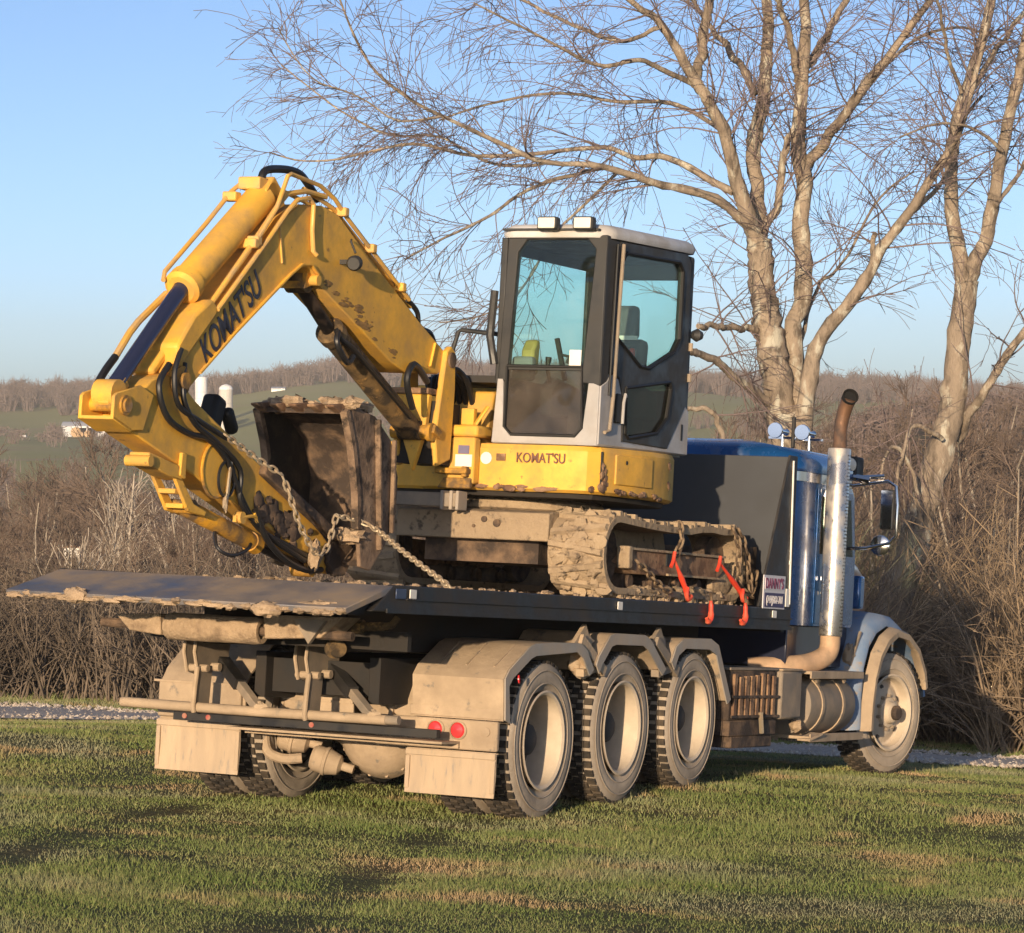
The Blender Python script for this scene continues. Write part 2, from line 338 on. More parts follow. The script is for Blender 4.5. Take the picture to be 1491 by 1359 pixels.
# ------------------------------------------------------------------ ground sheet
def ground_material():
    m = bpy.data.materials.new('ground'); m.use_nodes = True; MATS['ground'] = m
    n = m.node_tree.nodes; l = m.node_tree.links; b = n['Principled BSDF']; b.inputs['Roughness'].default_value = .95; b.inputs['Specular IOR Level'].default_value = .1
    geo = n.new('ShaderNodeNewGeometry'); pos = geo.outputs['Position']; sep = n.new('ShaderNodeSeparateXYZ'); l.new(pos, sep.inputs[0])
    def noise(scale, det=6):
        t = n.new('ShaderNodeTexNoise'); t.inputs['Scale'].default_value = scale; t.inputs['Detail'].default_value = det; l.new(pos, t.inputs['Vector']); return t.outputs['Fac']
    def rng_(f, a, c):
        r = n.new('ShaderNodeMapRange'); r.inputs[1].default_value = a; r.inputs[2].default_value = c; l.new(f, r.inputs[0]); return r.outputs[0]
    def mix(f, a, c):
        x = n.new('ShaderNodeMix'); x.data_type = 'RGBA'; l.new(f, x.inputs[0])
        for s, v in ((6, a), (7, c)):
            if isinstance(v, tuple): x.inputs[s].default_value = (*v, 1)
            else: l.new(v, x.inputs[s])
        return x.outputs[2]
    lawn = mix(rng_(noise(.9), .35, .65), (.10, .105, .042), (.14, .135, .06))
    lawn = mix(rng_(noise(.8, 5), .56, .70), lawn, (.20, .135, .06))
    lawn = mix(rng_(noise(14), .4, .7), lawn, (.075, .065, .032))
    litter = mix(rng_(noise(.35), .35, .65), (.095, .065, .042), (.17, .115, .07))
    litter = mix(rng_(noise(.07), .5, .65), litter, (.12, .11, .055))
    field = mix(rng_(noise(.012), .35, .65), (.26, .275, .105), (.32, .315, .14))
    field = mix(rng_(noise(.035), .55, .7), field, (.31, .25, .15))
    y = sep.outputs[1]
    c = mix(rng_(y, 36.5, 40), lawn, litter)
    add = n.new('ShaderNodeMath'); add.operation = 'MULTIPLY_ADD'; add.inputs[1].default_value = 260; l.new(noise(.01, 3), add.inputs[0]); l.new(y, add.inputs[2])
    c = mix(rng_(add.outputs[0], 500, 640), c, field)
    l.new(c, b.inputs['Base Color'])
    bp = n.new('ShaderNodeBump'); bp.inputs['Strength'].default_value = .6; bp.inputs['Distance'].default_value = .04; l.new(noise(25, 8), bp.inputs['Height']); l.new(bp.outputs[0], b.inputs['Normal'])
ground_material()
def grid_mesh(name, ys, ss, xf, zf):
    Y, S = np.meshgrid(np.array(ys), np.array(ss), indexing='ij'); X = xf(Y, S); Z = zf(X, Y)
    nv = np.stack([X, Y, Z], -1).reshape(-1, 3); a, b = Y.shape
    i = np.arange(a * b).reshape(a, b)
    f = np.stack([i[:-1, :-1], i[:-1, 1:], i[1:, 1:], i[1:, :-1]], -1).reshape(-1, 4)
    return np_mesh(name, nv, f)
def np_mesh(name, v, f):
    me = bpy.data.meshes.new(name); v = np.asarray(v, np.float32); f = np.asarray(f, np.int32); k = f.shape[1]
    me.vertices.add(len(v)); me.vertices.foreach_set('co', v.ravel())
    me.loops.add(f.size); me.loops.foreach_set('vertex_index', f.ravel())
    me.polygons.add(len(f)); me.polygons.foreach_set('loop_start', np.arange(0, f.size, k, dtype=np.int32))
    try: me.polygons.foreach_set('loop_total', np.full(len(f), k, np.int32))
    except Exception: pass
    me.update(calc_edges=True); me.polygons.foreach_set('use_smooth', np.ones(len(f), bool)); return me
ys = list(np.arange(-40, 8, 4)) + list(np.arange(8, 48, .25)) + list(np.geomspace(48, 1420, 84))
ss = np.linspace(-1, 1, 161)
g = link('ground', grid_mesh('ground', ys, ss, lambda Y, S: np.sign(S) * np.abs(S) ** 1.4 * (14 + np.maximum(Y, 0) * .55), ground_z), 'ground', kind='structure')
ROAD_A, ROAD_B = 32.2, 35.6
def road_x(Y, S): return S * 40
road = link('gravel_road', grid_mesh('gravel_road', np.linspace(0, 1, 22), np.linspace(-1, 1, 200), lambda Y, S: S * 40,
    lambda X, Y: X * 0), 'gravel', kind='structure')
co = np.empty(len(road.data.vertices) * 3, np.float32); road.data.vertices.foreach_get('co', co); co = co.reshape(-1, 3)
wob = .25 * np.sin(co[:, 0] * .5) + .12 * np.sin(co[:, 0] * 1.9 + 1) + .06 * np.sin(co[:, 0] * 5.3)
wob2 = .2 * np.sin(co[:, 0] * .6 + 2) + .12 * np.sin(co[:, 0] * 2.3) + .06 * np.sin(co[:, 0] * 6.1)
t = co[:, 1].copy(); co[:, 1] = (ROAD_A + wob) * (1 - t) + (ROAD_B + wob2) * t
co[:, 2] = ground_z(co[:, 0], co[:, 1]) + .012 + .03 * np.sin(t * PI)
road.data.vertices.foreach_set('co', co.ravel()); road.data.update()

# ------------------------------------------------------------------ TRUCK (x forward, y left, z up; origin under the rear axle)
truck = thing('flatbed_truck', 'muddy blue tri-axle flatbed truck carrying the yellow excavator, parked on the lawn', 'truck')
YN, YF = -1.25, 1.10                                 # near and far edge of the deck
# --- deck
b = B(); b.prism([(-2.35, 1.482), (4.42, 1.482), (4.42, 1.44), (-2.35, 1.44)], 'y', YN + .02, YF - .02); deck = b.build('deck', 'deck_steel', truck)
for k, yy in enumerate((YN, YF - .05)):
    b = B(); b.prism([(-2.35, 1.487), (4.44, 1.487), (4.44, 1.325), (-2.62, 1.325)], 'y', yy, yy + .05); rl = b.build('deck_rail', 'black_steel', truck, .008)
    b = B(); sg = -1 if k == 0 else 1; y0 = yy if k == 0 else yy + .05
    b.box(-2.45, 4.44, y0 + sg * .012, y0 + sg * .001, 1.318, 1.345); b.box(-2.2, 4.44, y0 + sg * .012, y0 + sg * .001, 1.40, 1.412); b.build('rail_flange', 'black_steel', rl)
b = B(); b.box(4.36, 4.44, YN + .05, YF - .05, 1.30, 1.44); b.build('deck_crossmember', 'frame_black', truck)
for i in range(14):
    x = -2.0 + i * .46; b = B(); b.box(x, x + .07, YN + .05, YF - .05, 1.33, 1.44); b.build('deck_crossmember', 'frame_black', truck)
for yy in (-.52, .38):
    b = B(); b.box(-1.55, 4.35, yy, yy + .14, 1.06, 1.33); b.build('deck_beam', 'frame_black', truck, .01)
# --- beaver tail
b = B(); b.prism([(-2.35, 1.483), (-2.355, 1.44), (-2.93, 1.300), (-2.945, 1.338)], 'y', YN + .005, YF - .005); tail = b.build('tail_plate', 'tail_steel', truck, .006)
b = B(); b.prism([(-2.90, 1.31), (-2.40, 1.43), (-2.40, 1.32), (-2.70, 1.30)], 'y', YN + .06, YF - .06); b.build('tail_frame', 'frame_black', truck)
b = B()
for i in range(26):
    yy = YN + .05 + i * (YF - YN - .1) / 25 + random.uniform(-.03, .03); b.blob((-2.93 + random.uniform(-.015, .01), yy, 1.315 + random.uniform(-.01, .01)), (.03, random.uniform(.03, .09), .018), i)
b.build('mud_crust', 'mud', tail, kind='stuff')
for c, r in (((-2.93, .60, 1.325), (.05, .09, .045)), ((-2.93, -.72, 1.305), (.055, .10, .045)), ((-2.86, -1.02, 1.33), (.05, .15, .04))):
    b = B(); b.blob(c, r, int(c[1] * 100) + 200, 14, 9, .22); b.build('mud_clod', 'mud', truck)
# --- tail roller and brackets
b = B(); b.lathe([(0, 0), (.055, 0), (.075, .01), (.085, .03), (.087, .30), (.083, .5), (.086, .65), (.078, .69), (.05, .69), (.05, .66), (0, .66)], (-1.9, .575, 1.16), (0, -1, 0), 24); b.build('roller', 'mud', truck)
b = B(); b.prism([(.93, 1.22), (.60, 1.235), (.585, 1.10), (.82, 1.12)], 'x', -1.95, -1.72); b.build('roller_bracket', 'mud', truck, .01)
b = B(); b.prism([(-.14, 1.265), (-.70, 1.275), (-.55, 1.14), (-.16, 1.115)], 'x', -1.95, -1.70); b.build('roller_bracket', 'mud', truck, .01)
b = B(); b.prism([(-.38, 1.25), (-.60, 1.25), (-.49, 1.10)], 'x', -1.99, -1.953); b.build('gusset_plate', 'plate_grey', truck)
b = B(); b.cyl((-1.9, 1.05, 1.16), (-1.9, -.75, 1.16), .03, n=10); b.build('roller_shaft', 'rust_dark', truck)
b = B(); b.box(-1.55, -1.50, -.95, .95, 1.08, 1.20); b.build('rear_crossmember', 'frame_black', truck)
b = B(); b.cyl((-1.60, -.42, 1.22), (-1.60, -.66, 1.22), .045, n=12); b.cyl((-1.60, -.66, 1.22), (-1.60, -.80, 1.23), .03, n=10); b.tube([(-1.6, -.80, 1.23), (-1.6, -.86, 1.24), (-1.58, -.89, 1.29)], .025, 8); b.build('latch_cylinder', 'cyl_mud', truck)
b = B(); b.lathe([(0, 0), (.03, 0), (.032, .03), (.06, .035), (.062, .05), (.04, .06), (.04, .10), (.058, .105), (.05, .13), (0, .13)], (-1.62, -.45, 1.075), (-.6, -.8, 0), 16); b.build('air_fitting', 'cyl_mud', truck)
# --- chassis
for yy in (-.46, .38):
    b = B(); b.box(-.95, 8.3, yy, yy + .08, .72, 1.02); b.build('frame_rail', 'frame_black', truck, .006)
for x in (-.85, .7, 2.0, 3.4, 4.9):
    b = B(); b.box(x, x + .12, -.38, .38, .76, .98); b.build('frame_crossmember', 'frame_black', truck)
# --- wheels
def tyre_b(r=.525, w=.27, ri=.315, lugs=44):
    h = w / 2
    t = B(); t.lathe([(ri, -h*.62), (ri+.02, -h*.82), (ri+.07, -h*.98), (r-.10, -h*1.0), (r-.035, -h*.90), (r-.016, -h*.80), (r-.018, h*.80), (r-.035, h*.90), (r-.10, h*1.0), (ri+.07, h*.98), (ri+.02, h*.82), (ri, h*.62)], (0, 0, 0), (0, 1, 0), 56, True)
    for rr in (ri+.055, ri+.14):
        for sgn in (-1, 1): t.lathe([(rr, sgn*h*1.0), (rr+.006, sgn*h*1.03), (rr+.012, sgn*h*1.0)], (0, 0, 0), (0, 1, 0), 56)
    d = B()
    for i in range(lugs):
        a = 2*PI*i/lugs
        for j, (y0, y1, da) in enumerate(((-.84*h, -.40*h, 0), (-.34*h, .0, .5), (.04*h, .38*h, 0), (.44*h, .84*h, .5))):
            M = Matrix.Rotation(a + da * 2*PI/lugs, 4, 'Y') @ Matrix.Translation((0, 0, r - .02))
            d.box(-.022, .022, y0, y1, 0, .021, M)
    return t, d
tb, db = tyre_b()
tyre_me = tread_me = None
def rim_outer():                                     # dual wheel seen from outside: deep dish
    r = B(); r.lathe([(.318, -.125), (.33, -.135), (.318, -.140), (.300, -.128), (.292, -.10), (.288, .02), (.282, .11)], (0, 0, 0), (0, 1, 0), 48)
    return r
def rim_disc(depth=.10):
    d = B(); d.lathe([(.285, depth), (.24, depth+.015), (.17, depth-.01), (.135, depth-.02), (.13, depth-.05), (.10, depth-.13), (.07, depth-.15), (0, depth-.15)], (0, 0, 0), (0, 1, 0), 40); return d
protos = {}
def put(name, bld, mat, parent, M, key, **kw):       # shared mesh, placed by a matrix local to the parent
    if key not in protos:
        o = bld().build(name, mat, None, **kw); protos[key] = o.data; bpy.data.objects.remove(o)
    o = link(name, protos[key], mat, parent, off=Vector()); o.matrix_local = M; return o
def wheel(parent, x, y, z, side, kind, label=None, steer=0, r=.525):
    """side -1: outer face looks right (-y)"""
    w = bpy.data.objects.new('wheel', None); COL.objects.link(w); w.parent = parent; w.empty_display_size = .1; BASE[w.name] = Vector()
    sc = r / .525
    w.matrix_local = Matrix.Translation((x, y, z)) @ Matrix.Rotation(steer, 4, 'Z') @ (Matrix.Rotation(PI, 4, 'Z') if side > 0 else Matrix()) @ Matrix.Rotation(random.random() * 6, 4, 'Y') @ Matrix.Diagonal((sc, 1, sc, 1))
    I = Matrix()
    put('tyre', lambda: tb, 'tyre', w, I, 'tyre'); put('tread', lambda: db, 'tread', w, I, 'tread', smooth=0)
    if kind == 'outer':
        put('rim', rim_outer, 'rim', w, I, 'rim_o'); put('wheel_disc', lambda: rim_disc(.10), 'dish', w, I, 'disc_o')
    elif kind == 'inner':
        put('rim', rim_outer, 'rim', w, Matrix.Rotation(PI, 4, 'Z'), 'rim_o'); put('wheel_disc', lambda: rim_disc(.12), 'dish', w, I, 'disc_i')
    else:
        put('rim', lambda: B().lathe([(.318, -.125), (.33, -.14), (.315, -.145), (.295, -.125), (.285, -.06), (.265, -.045)], (0, 0, 0), (0, 1, 0), 48), 'rim', w, I, 'rim_f')
        put('wheel_disc', lambda: B().lathe([(.27, -.046), (.24, -.055), (.20, -.085), (.165, -.092), (.13, -.090), (.125, -.12), (.10, -.125), (.085, -.165), (.06, -.18), (0, -.18)], (0, 0, 0), (0, 1, 0), 40), 'rim', w, I, 'disc_f')
        put('hub_cap', lambda: B().lathe([(.062, -.18), (.062, -.21), (.05, -.225), (0, -.225)], (0, 0, 0), (0, 1, 0), 20), 'rust_dark', w, I, 'hubcap')
        for k in range(10):
            a = 2*PI*k/10; put('lug_nut', lambda: B().cyl((0, 0, 0), (0, -.035, 0), .017, .014, 6), 'plate_grey', w, Matrix.Translation((math.cos(a)*.145, -.092, math.sin(a)*.145)), 'lug')
            if k % 2: put('hand_hole', lambda: B().lathe([(0, -.003), (.022, -.003), (.026, .004)], (0, 0, 0), (0, 1, 0), 12), 'dish', w, Matrix.Translation((math.cos(a+.3)*.218, -.073, math.sin(a+.3)*.218)), 'hole')
    return w
AX = ((0.0, .0), (1.30, .067), (2.60, .14))
for i, (x, zb) in enumerate(AX):
    rr = .525 if i < 2 else .50
    for s in (-1, 1):
        wheel(truck, x, s * 1.07, zb + rr, s, 'outer', r=rr); wheel(truck, x, s * .745, zb + rr, s, 'inner', r=rr)
    b = B(); b.cyl((x, -.62, zb + .52), (x, .62, zb + .52), .075, n=14)
    b.build('axle', 'mud_panel', truck)
for s in (-1, 1): wheel(truck, 7.30, s * 1.03, .123 + .525, s, 'front', steer=R_(-14), r=.528)
b = B(); b.cyl((7.3, -.9, .62), (7.3, .9, .62), .06, n=10); b.build('axle', 'frame_black', truck)
for k, (x, zb) in enumerate(AX[:2]):                 # differentials
    b = B(); b.lathe([(0, -.22), (.12, -.215), (.22, -.17), (.275, -.10), (.30, -.03), (.31, .02), (.28, .08), (.2, .2), (.12, .3), (0, .32)], (x, -.02, zb + .50), (1, 0, 0), 32); df = b.build('differential', 'mud_panel', truck)
    b = B()
    for s in (-1, 1): b.lathe([(.21, 0), (.17, .1), (.10, .22), (.085, .34), (.085, .55)], (x, s * .12 - .02, zb + .52), (0, s, 0), 18)
    b.build('axle_housing', 'mud_panel', df)
    b = B()
    for j in range(14):
        a = 2*PI*j/14; b.cyl((x - .035, -.02 + math.cos(a)*.29, zb + .50 + math.sin(a)*.29), (x - .055, -.02 + math.cos(a)*.29, zb + .50 + math.sin(a)*.29), .013, n=6)
    b.build('cover_bolt', 'mud_panel', df, kind='stuff')
for (x, y, z, d) in ((-.32, .60, .46, .10), (-.30, .36, .32, .09), (-.30, -.60, .46, .10)):    # brake chambers, shock
    b = B(); b.lathe([(0, 0), (d*.8, .005), (d, .03), (d, .09), (d*1.1, .095), (d*1.1, .115), (d, .12), (d*.75, .20), (.03, .22), (.03, .30), (0, .30)], (x, y, z), (.3, -1, -.25), 20); b.build('brake_chamber', 'mud_panel', truck)
b = B(); b.tube([(-.42, .66, .55), (-.46, .62, .36), (-.42, .52, .30), (-.36, .4, .31)], .035, 10, 4); b.build('torque_arm', 'mud_panel', truck)
# --- rear fenders, flaps, light bar
def fender(name, path, y0, y1, lipside, mat='mud_panel'):
    b = B(); b.sheet(path, .014, 'y', y0, y1); o = b.build(name, mat, truck)
    yl = y0 if lipside < 0 else y1
    inner = [(p[0] * .0 + p[0], p[1]) for p in path]
    cx = sum(p[0] for p in path) / len(path); cz = .55
    b = B(); k = len(path); v = []; 
    for p in path:
        d = math.hypot(p[0] - cx, p[1] - cz); q = (p[0] - (p[0] - cx) / d * .075, p[1] - (p[1] - cz) / d * .075)
        v += [(p[0], yl - .012, p[1] + .006), (q[0], yl - .012, q[1]), (p[0], yl - .002, p[1] + .006), (q[0], yl - .002, q[1])]
    f = []
    for i in range(k - 1):
        a = 4 * i; c = 4 * (i + 1); f += [(a, a+1, c+1, c), (a+2, c+2, c+3, a+3), (a, c, c+2, a+2), (a+1, a+3, c+3, c+1)]
    f += [(0, 2, 3, 1), (4*k-4, 4*k-3, 4*k-1, 4*k-2)]
    b.add(v, f); b.build('fender_lip', 'fender_lip', o); return o
F1 = [(-.69, .66), (-.705, .80), (-.72, .925), (-.66, .985), (-.36, 1.135), (-.28, 1.155), (.0, 1.165), (.44, 1.165), (.55, 1.12), (.68, .99)]
F2 = [(.72, 1.02), (.76, 1.08), (.94, 1.225), (1.02, 1.24), (1.55, 1.235), (1.66, 1.20), (1.96, 1.0)]
F3 = [(2.06, 1.05), (2.14, 1.16), (2.28, 1.22), (2.80, 1.225), (2.96, 1.18), (3.05, 1.06), (3.26, .775)]
F1L = [(-.69, .52), (-.70, .78), (-.64, .86), (-.36, 1.06), (-.24, 1.09), (.44, 1.09), (.68, .96)]
for s in (-1, 1):
    for F in (F1 if s < 0 else F1L, F2, F3):
        o = fender('fender', F, -1.23 if s < 0 else .66, -.58 if s < 0 else 1.31, s)
        for j in range(3):
            if F is F1 and s < 0:
                yy = -.72 - .2 * j; b = B(); b.bar((-.36, yy, 1.143), (-.64, yy, 1.003), .012, .012); b.build('fender_rib', 'mud_panel', o)
    # crumpled brackets between the fenders
for k, x in enumerate((.70, 2.02)):
    b = B()
    for j in range(5): b.blob((x + random.uniform(-.13, .13), -1.16 + random.uniform(0, .12), 1.10 + random.uniform(-.12, .12)), (random.uniform(.06, .13), .05, random.uniform(.04, .09)), 40 + 7*k + j, 9, 6, .4)
    b.bar((x - .2, -1.2, 1.2), (x + .22, -1.2, .98), .05, .07); b.bar((x - .12, -1.18, .97), (x + .2, -1.18, 1.02), .06, .05); b.prism([(x - .28, 1.17), (x - .10, 1.30), (x + .05, 1.12)], 'y', -1.2, -1.17)
    b.build('fender_bracket', 'mud_panel' if k == 0 else 'plate_grey', truck, smooth=50)
b = B(); b.box(-.705, -.685, -1.21, -.56, .665, .735); b.build('fender_panel', 'mud_panel', truck, .008)
b = B(); b.box(-.735, -.69, -1.21, -.33, .462, .655); lp = b.build('light_panel', 'mud_panel', truck, .012)
for yy in (-.775, -.935):
    b = B(); b.lathe([(.058, 0), (.062, -.012), (.052, -.022), (.05, -.018)], (-.735, yy, .585), (1, 0, 0), 24); t = b.build('tail_light', 'mud_panel', lp)
    b = B(); b.lathe([(.05, -.014), (.04, -.026), (0, -.032)], (-.735, yy, .585), (1, 0, 0), 24); b.build('lens', 'red_lens', t)
b = B(); b.lathe([(.03, 0), (.03, -.008), (0, -.01)], (-.735, -1.13, .585), (1, 0, 0), 16); b.build('plug', 'mud_panel', lp)
b = B(); b.lathe([(0, -.006), (.028, -.006), (.028, .002)], (-.52, -1.245, .93), (.3, -1, .1), 16); b.build('side_marker', 'red_lens', truck)
FL = [(-.70, .455), (-.685, .30), (-.70, .16)]
for y0, y1, zt, zb in ((-1.205, -.565, .455, .165), (.675, 1.315, .525, .185)):
    b = B(); b.sheet([(-.72, zt), (-.712, (zt+zb)/2), (-.728, zb)], .012, 'y', y0, y1); fl = b.build('mud_flap', 'flap', truck, .003)
    b = B(); b.box(-.742, -.728, y0, y1, zt - .045, zt - .005); b.box(-.738, -.724, y0, y0+.03, zb + .03, zt - .05); b.box(-.738, -.724, y1 - .03, y1, zb + .03, zt - .05); b.build('flap_frame', 'flap', fl, .004)
b = B(); b.box(-.735, -.70, .68, 1.315, .54, .775); b.build('fender_panel', 'mud_panel', truck, .01)
b = B(); b.box(-.74, -.70, .70, 1.35, .77, .785); b.build('fender_ledge', 'mud_panel', truck)
# inner panels seen between the two sides
b = B(); b.sheet([(-.52, .60), (-.53, .72), (-.50, .80), (-.36, .96)], .014, 'y', -.06, .46); ip = b.build('inner_panel', 'mud_panel', truck)
b = B(); b.bar((-.54, .47, .62), (-.38, .47, .97), .02, .05); b.bar((-.54, .20, .80), (-.39, .16, .95), .015, .03); b.box(-.55, -.52, -.06, .46, .70, .715); b.build('panel_rib', 'mud_panel', ip)
b = B(); b.prism([(-.07, .93), (-.26, .95), (-.20, .82), (-.06, .80)], 'x', -.44, -.42); b.build('inner_plate', 'mud_panel', truck)
b = B(); b.sheet([(-.52, .62), (-.53, .75), (-.44, .90)], .014, 'y', -.55, -.36); ip = b.build('inner_panel', 'mud_panel', truck)
b = B(); b.bar((-.55, -.35, .64), (-.44, -.33, .93), .03, .05); b.bar((-.60, -.55, .66), (-.36, -.575, 1.0), .02, .04); b.build('panel_rib', 'mud_panel', ip)
# bumper tube, shadowed bar, hangers
b = B(); b.tube([(-1.1, 1.37, .632), (-1.1, .40, .628), (-1.1, -.60, .633)], .033, 12); bt = b.build('bumper_tube', 'mud_panel', truck)
b = B(); b.cyl((-1.1, -.60, .633), (-1.1, -.69, .635), .030, n=12); b.build('tube_end', 'plate_grey', bt)
b = B(); b.box(-1.02, -.96, -.92, 1.02, .535, .59); b.build('light_bar', 'black_paint', truck, .004)
b = B(); b.box(-1.0, -.74, -.95, .62, .50, .515); b.box(-.76, -.74, -.95, .62, .47, .505); b.build('light_bar_ledge', 'mud_panel', truck)
for yy in (.75, -.02, .93):
    b = B(); b.cyl((-1.022, yy, .565), (-1.028, yy, .565), .018, n=12); b.build('marker_light', 'red_dirty', truck)
for yy in (.80, -.03):
    b = B(); b.prism([(-1.135, .60), (-1.145, .64), (-1.12, .90), (-.93, .90), (-.95, .655), (-1.06, .64), (-1.07, .60)], 'y', yy - .008, yy + .008); h = b.build('bumper_hanger', 'plate_grey', truck, .004)
    b = B(); b.tube([(-1.115, yy - .0, .89), (-1.135, yy, .75), (-1.145, yy, .63), (-1.13, yy, .60)], .017, 8); b.build('hanger_edge', 'mud_panel', h)
    for dy in (-.005, .075):
        b = B(); b.prism([(-1.12, 1.09), (-1.135, .99), (-1.08, .86), (-.98, .84), (-.70, .96), (-.68, 1.09)], 'y', yy + dy - .008 + .02, yy + dy + .028); br = b.build('pivot_bracket', 'plate_grey', truck, .004)
        b = B(); b.tube([(-1.125, yy + dy + .02, 1.09), (-1.14, yy + dy + .02, .99), (-1.085, yy + dy + .02, .855)], .012, 6); b.build('bracket_edge', 'mud_panel', br)
    b = B(); b.cyl((-1.06, yy + .12, .885), (-1.06, yy - .05, .885), .025, n=10); b.cyl((-.96, yy - .02, .895), (-.96, yy - .08, .895), .028, n=10); b.build('pivot_pin', 'mud_panel', truck)
    b = B(); b.bar((-.82, yy - .02, .93), (-.98, yy - .25, .79), .075, .075); b.build('strut_sleeve', 'black_paint', truck)
    b = B(); b.bar((-.92, yy - .17, .84), (-1.10, yy - .46, .655), .055, .055); b.build('strut', 'plate_grey', truck, .004)
    b = B(); b.blob((-1.1, yy - .48, .66), (.03, .04, .03), 5); b.build('strut_foot', 'mud_panel', truck)
# --- deck markers
for x, m_, w in ((-2.28, 'blue_mark', .13), (-2.12, 'white_mark', .085), (1.03, 'white_mark', .08), (4.05, 'white_mark', .09)):
    b = B(); b.box(x - w/2, x + w/2, YN - .012, YN - .004, 1.405, 1.465); b.build('deck_marker', m_, truck, .003)
# --- headboard
b = B(); b.box(4.40, 4.44, -1.215, 1.08, 1.487, 2.675); hb = b.build('headboard', 'headboard_steel', truck, .006)
b = B()
for yy in (-.8, -.3, .2, .7): b.box(4.44, 4.50, yy, yy + .06, 1.5, 2.66)
b.build('headboard_post', 'headboard_steel', hb)
for yy in (-1.245, 1.085):
    b = B(); b.prism([(4.40, 2.68), (4.28, 2.68), (3.74, 1.489), (4.44, 1.489), (4.44, 2.68)], 'y', yy, yy + .02); gs = b.build('headboard_wing', 'black_steel', truck, .003)
    if yy < 0:
        b = B(); b.bar((4.385, yy - .008, 1.52), (4.33, yy - .008, 2.64), .012, .012); b.build('reflective_strip', 'white_mark', gs)
        b = B(); b.box(3.80, 4.27, yy - .010, yy - .002, 1.478, 1.735); sg = b.build('sign', 'sign_white', gs)
        b = B(); b.box(3.825, 4.20, yy - .014, yy - .0105, 1.625, 1.715); b.build('sign_panel', 'sign_white', sg)
        b = B(); b.box(3.825, 4.245, yy - .014, yy - .0105, 1.49, 1.60); b.build('sign_panel', 'sign_blue', sg)
        text("DANNY'S", .115, axes((4.02, yy - .016, 1.668), (1, 0, 0), (0, 0, 1)), 'sign_red', sg, bold=.012, xs=.82)
        text("(740)282-781", .085, axes((4.035, yy - .016, 1.545), (1, 0, 0), (0, 0, 1)), 'sign_white', sg, bold=.0, xs=.78)
        b = B(); b.box(4.30, 4.38, yy - .010, yy - .002, 1.50, 1.64); b.build('sticker', 'sticker_white', gs)
        b = B(); b.box(4.35, 4.38, yy - .010, yy - .002, 1.83, 1.86); b.build('sticker', 'sticker_white', gs)
# --- cab
def rrect(x0, x1, y0, y1, r, n=5):
    P = []
    for cx, cy, a0 in ((x1-r, y1-r, 0), (x0+r, y1-r, 90), (x0+r, y0+r, 180), (x1-r, y0+r, 270)):
        for i in range(n + 1):
            a = R_(a0 + 90*i/n); P.append((cx + r*math.cos(a), cy + r*math.sin(a)))
    return P
def loft(b, rings):                                  # rings of equal vertex count
    k = len(rings[0]); v = [p for r in rings for p in r]
    f = [(j*k+i, j*k+(i+1)%k, (j+1)*k+(i+1)%k, (j+1)*k+i) for j in range(len(rings)-1) for i in range(k)]
    f += [tuple(range(k))[::-1], tuple(range((len(rings)-1)*k, len(rings)*k))]; return b.add(v, f)
def cabring(x0, x1, y0, y1, r, z, crown=0):
    ym = (y0 + y1)/2; w = (y1 - y0)/2
    return [(p[0], p[1], z + crown*(1 - ((p[1]-ym)/w)**2)) for p in rrect(x0, x1, y0, y1, r)]
b = B(); loft(b, [cabring(4.98, 6.55, -1.06, 1.06, .14, z) for z in (1.36, 1.6, 2.0)] + [cabring(4.98, 6.50, -1.055, 1.055, .14, 2.45), cabring(4.99, 6.35, -1.05, 1.05, .15, 2.60)])
cabo = b.build('cab', 'blue_paint', truck, smooth=40)
b = B(); b.box(5.05, 6.50, -1.0, 1.0, 1.02, 1.36); b.build('cab_sill', 'navy', cabo, .01)
b = B(); loft(b, [cabring(4.96, 6.40, -1.065, 1.065, .16, 2.60), cabring(4.955, 6.42, -1.07, 1.07, .17, 2.66), cabring(5.0, 6.38, -1.04, 1.04, .18, 2.74, .03), cabring(5.08, 6.28, -.96, .96, .2, 2.78, .07), cabring(5.25, 6.1, -.75, .75, .25, 2.80, .09)]); b.build('cab_roof', 'blue_paint', cabo, smooth=50)
b = B(); loft(b, [cabring(4.968, 6.40, -1.068, 1.068, .15, 2.52), cabring(4.968, 6.40, -1.068, 1.068, .15, 2.595)]); b.build('roof_trim', 'chrome', cabo)
b = B(); b.box(4.965, 4.979, -.62, .62, 1.95, 2.45); b.build('rear_window', 'glass_green', cabo)
for s in (-1, 1):
    y = s * 1.062
    b = B(); b.prism([(5.45, 1.38), (6.42, 1.38), (6.42, 1.95), (6.30, 2.48), (5.45, 2.48)], 'y', y, y + s * .008); dr = b.build('door', 'blue_paint', cabo, .003)
    b = B(); b.prism([(5.52, 1.95), (6.34, 1.95), (6.24, 2.42), (5.52, 2.42)], 'y', y + s * .009, y + s * .013); b.build('window', 'glass_green', dr)
    b = B(); b.bar((5.55, y + s*.03, 1.75), (5.70, y + s*.03, 1.75), .02, .03); b.build('handle', 'chrome', dr)
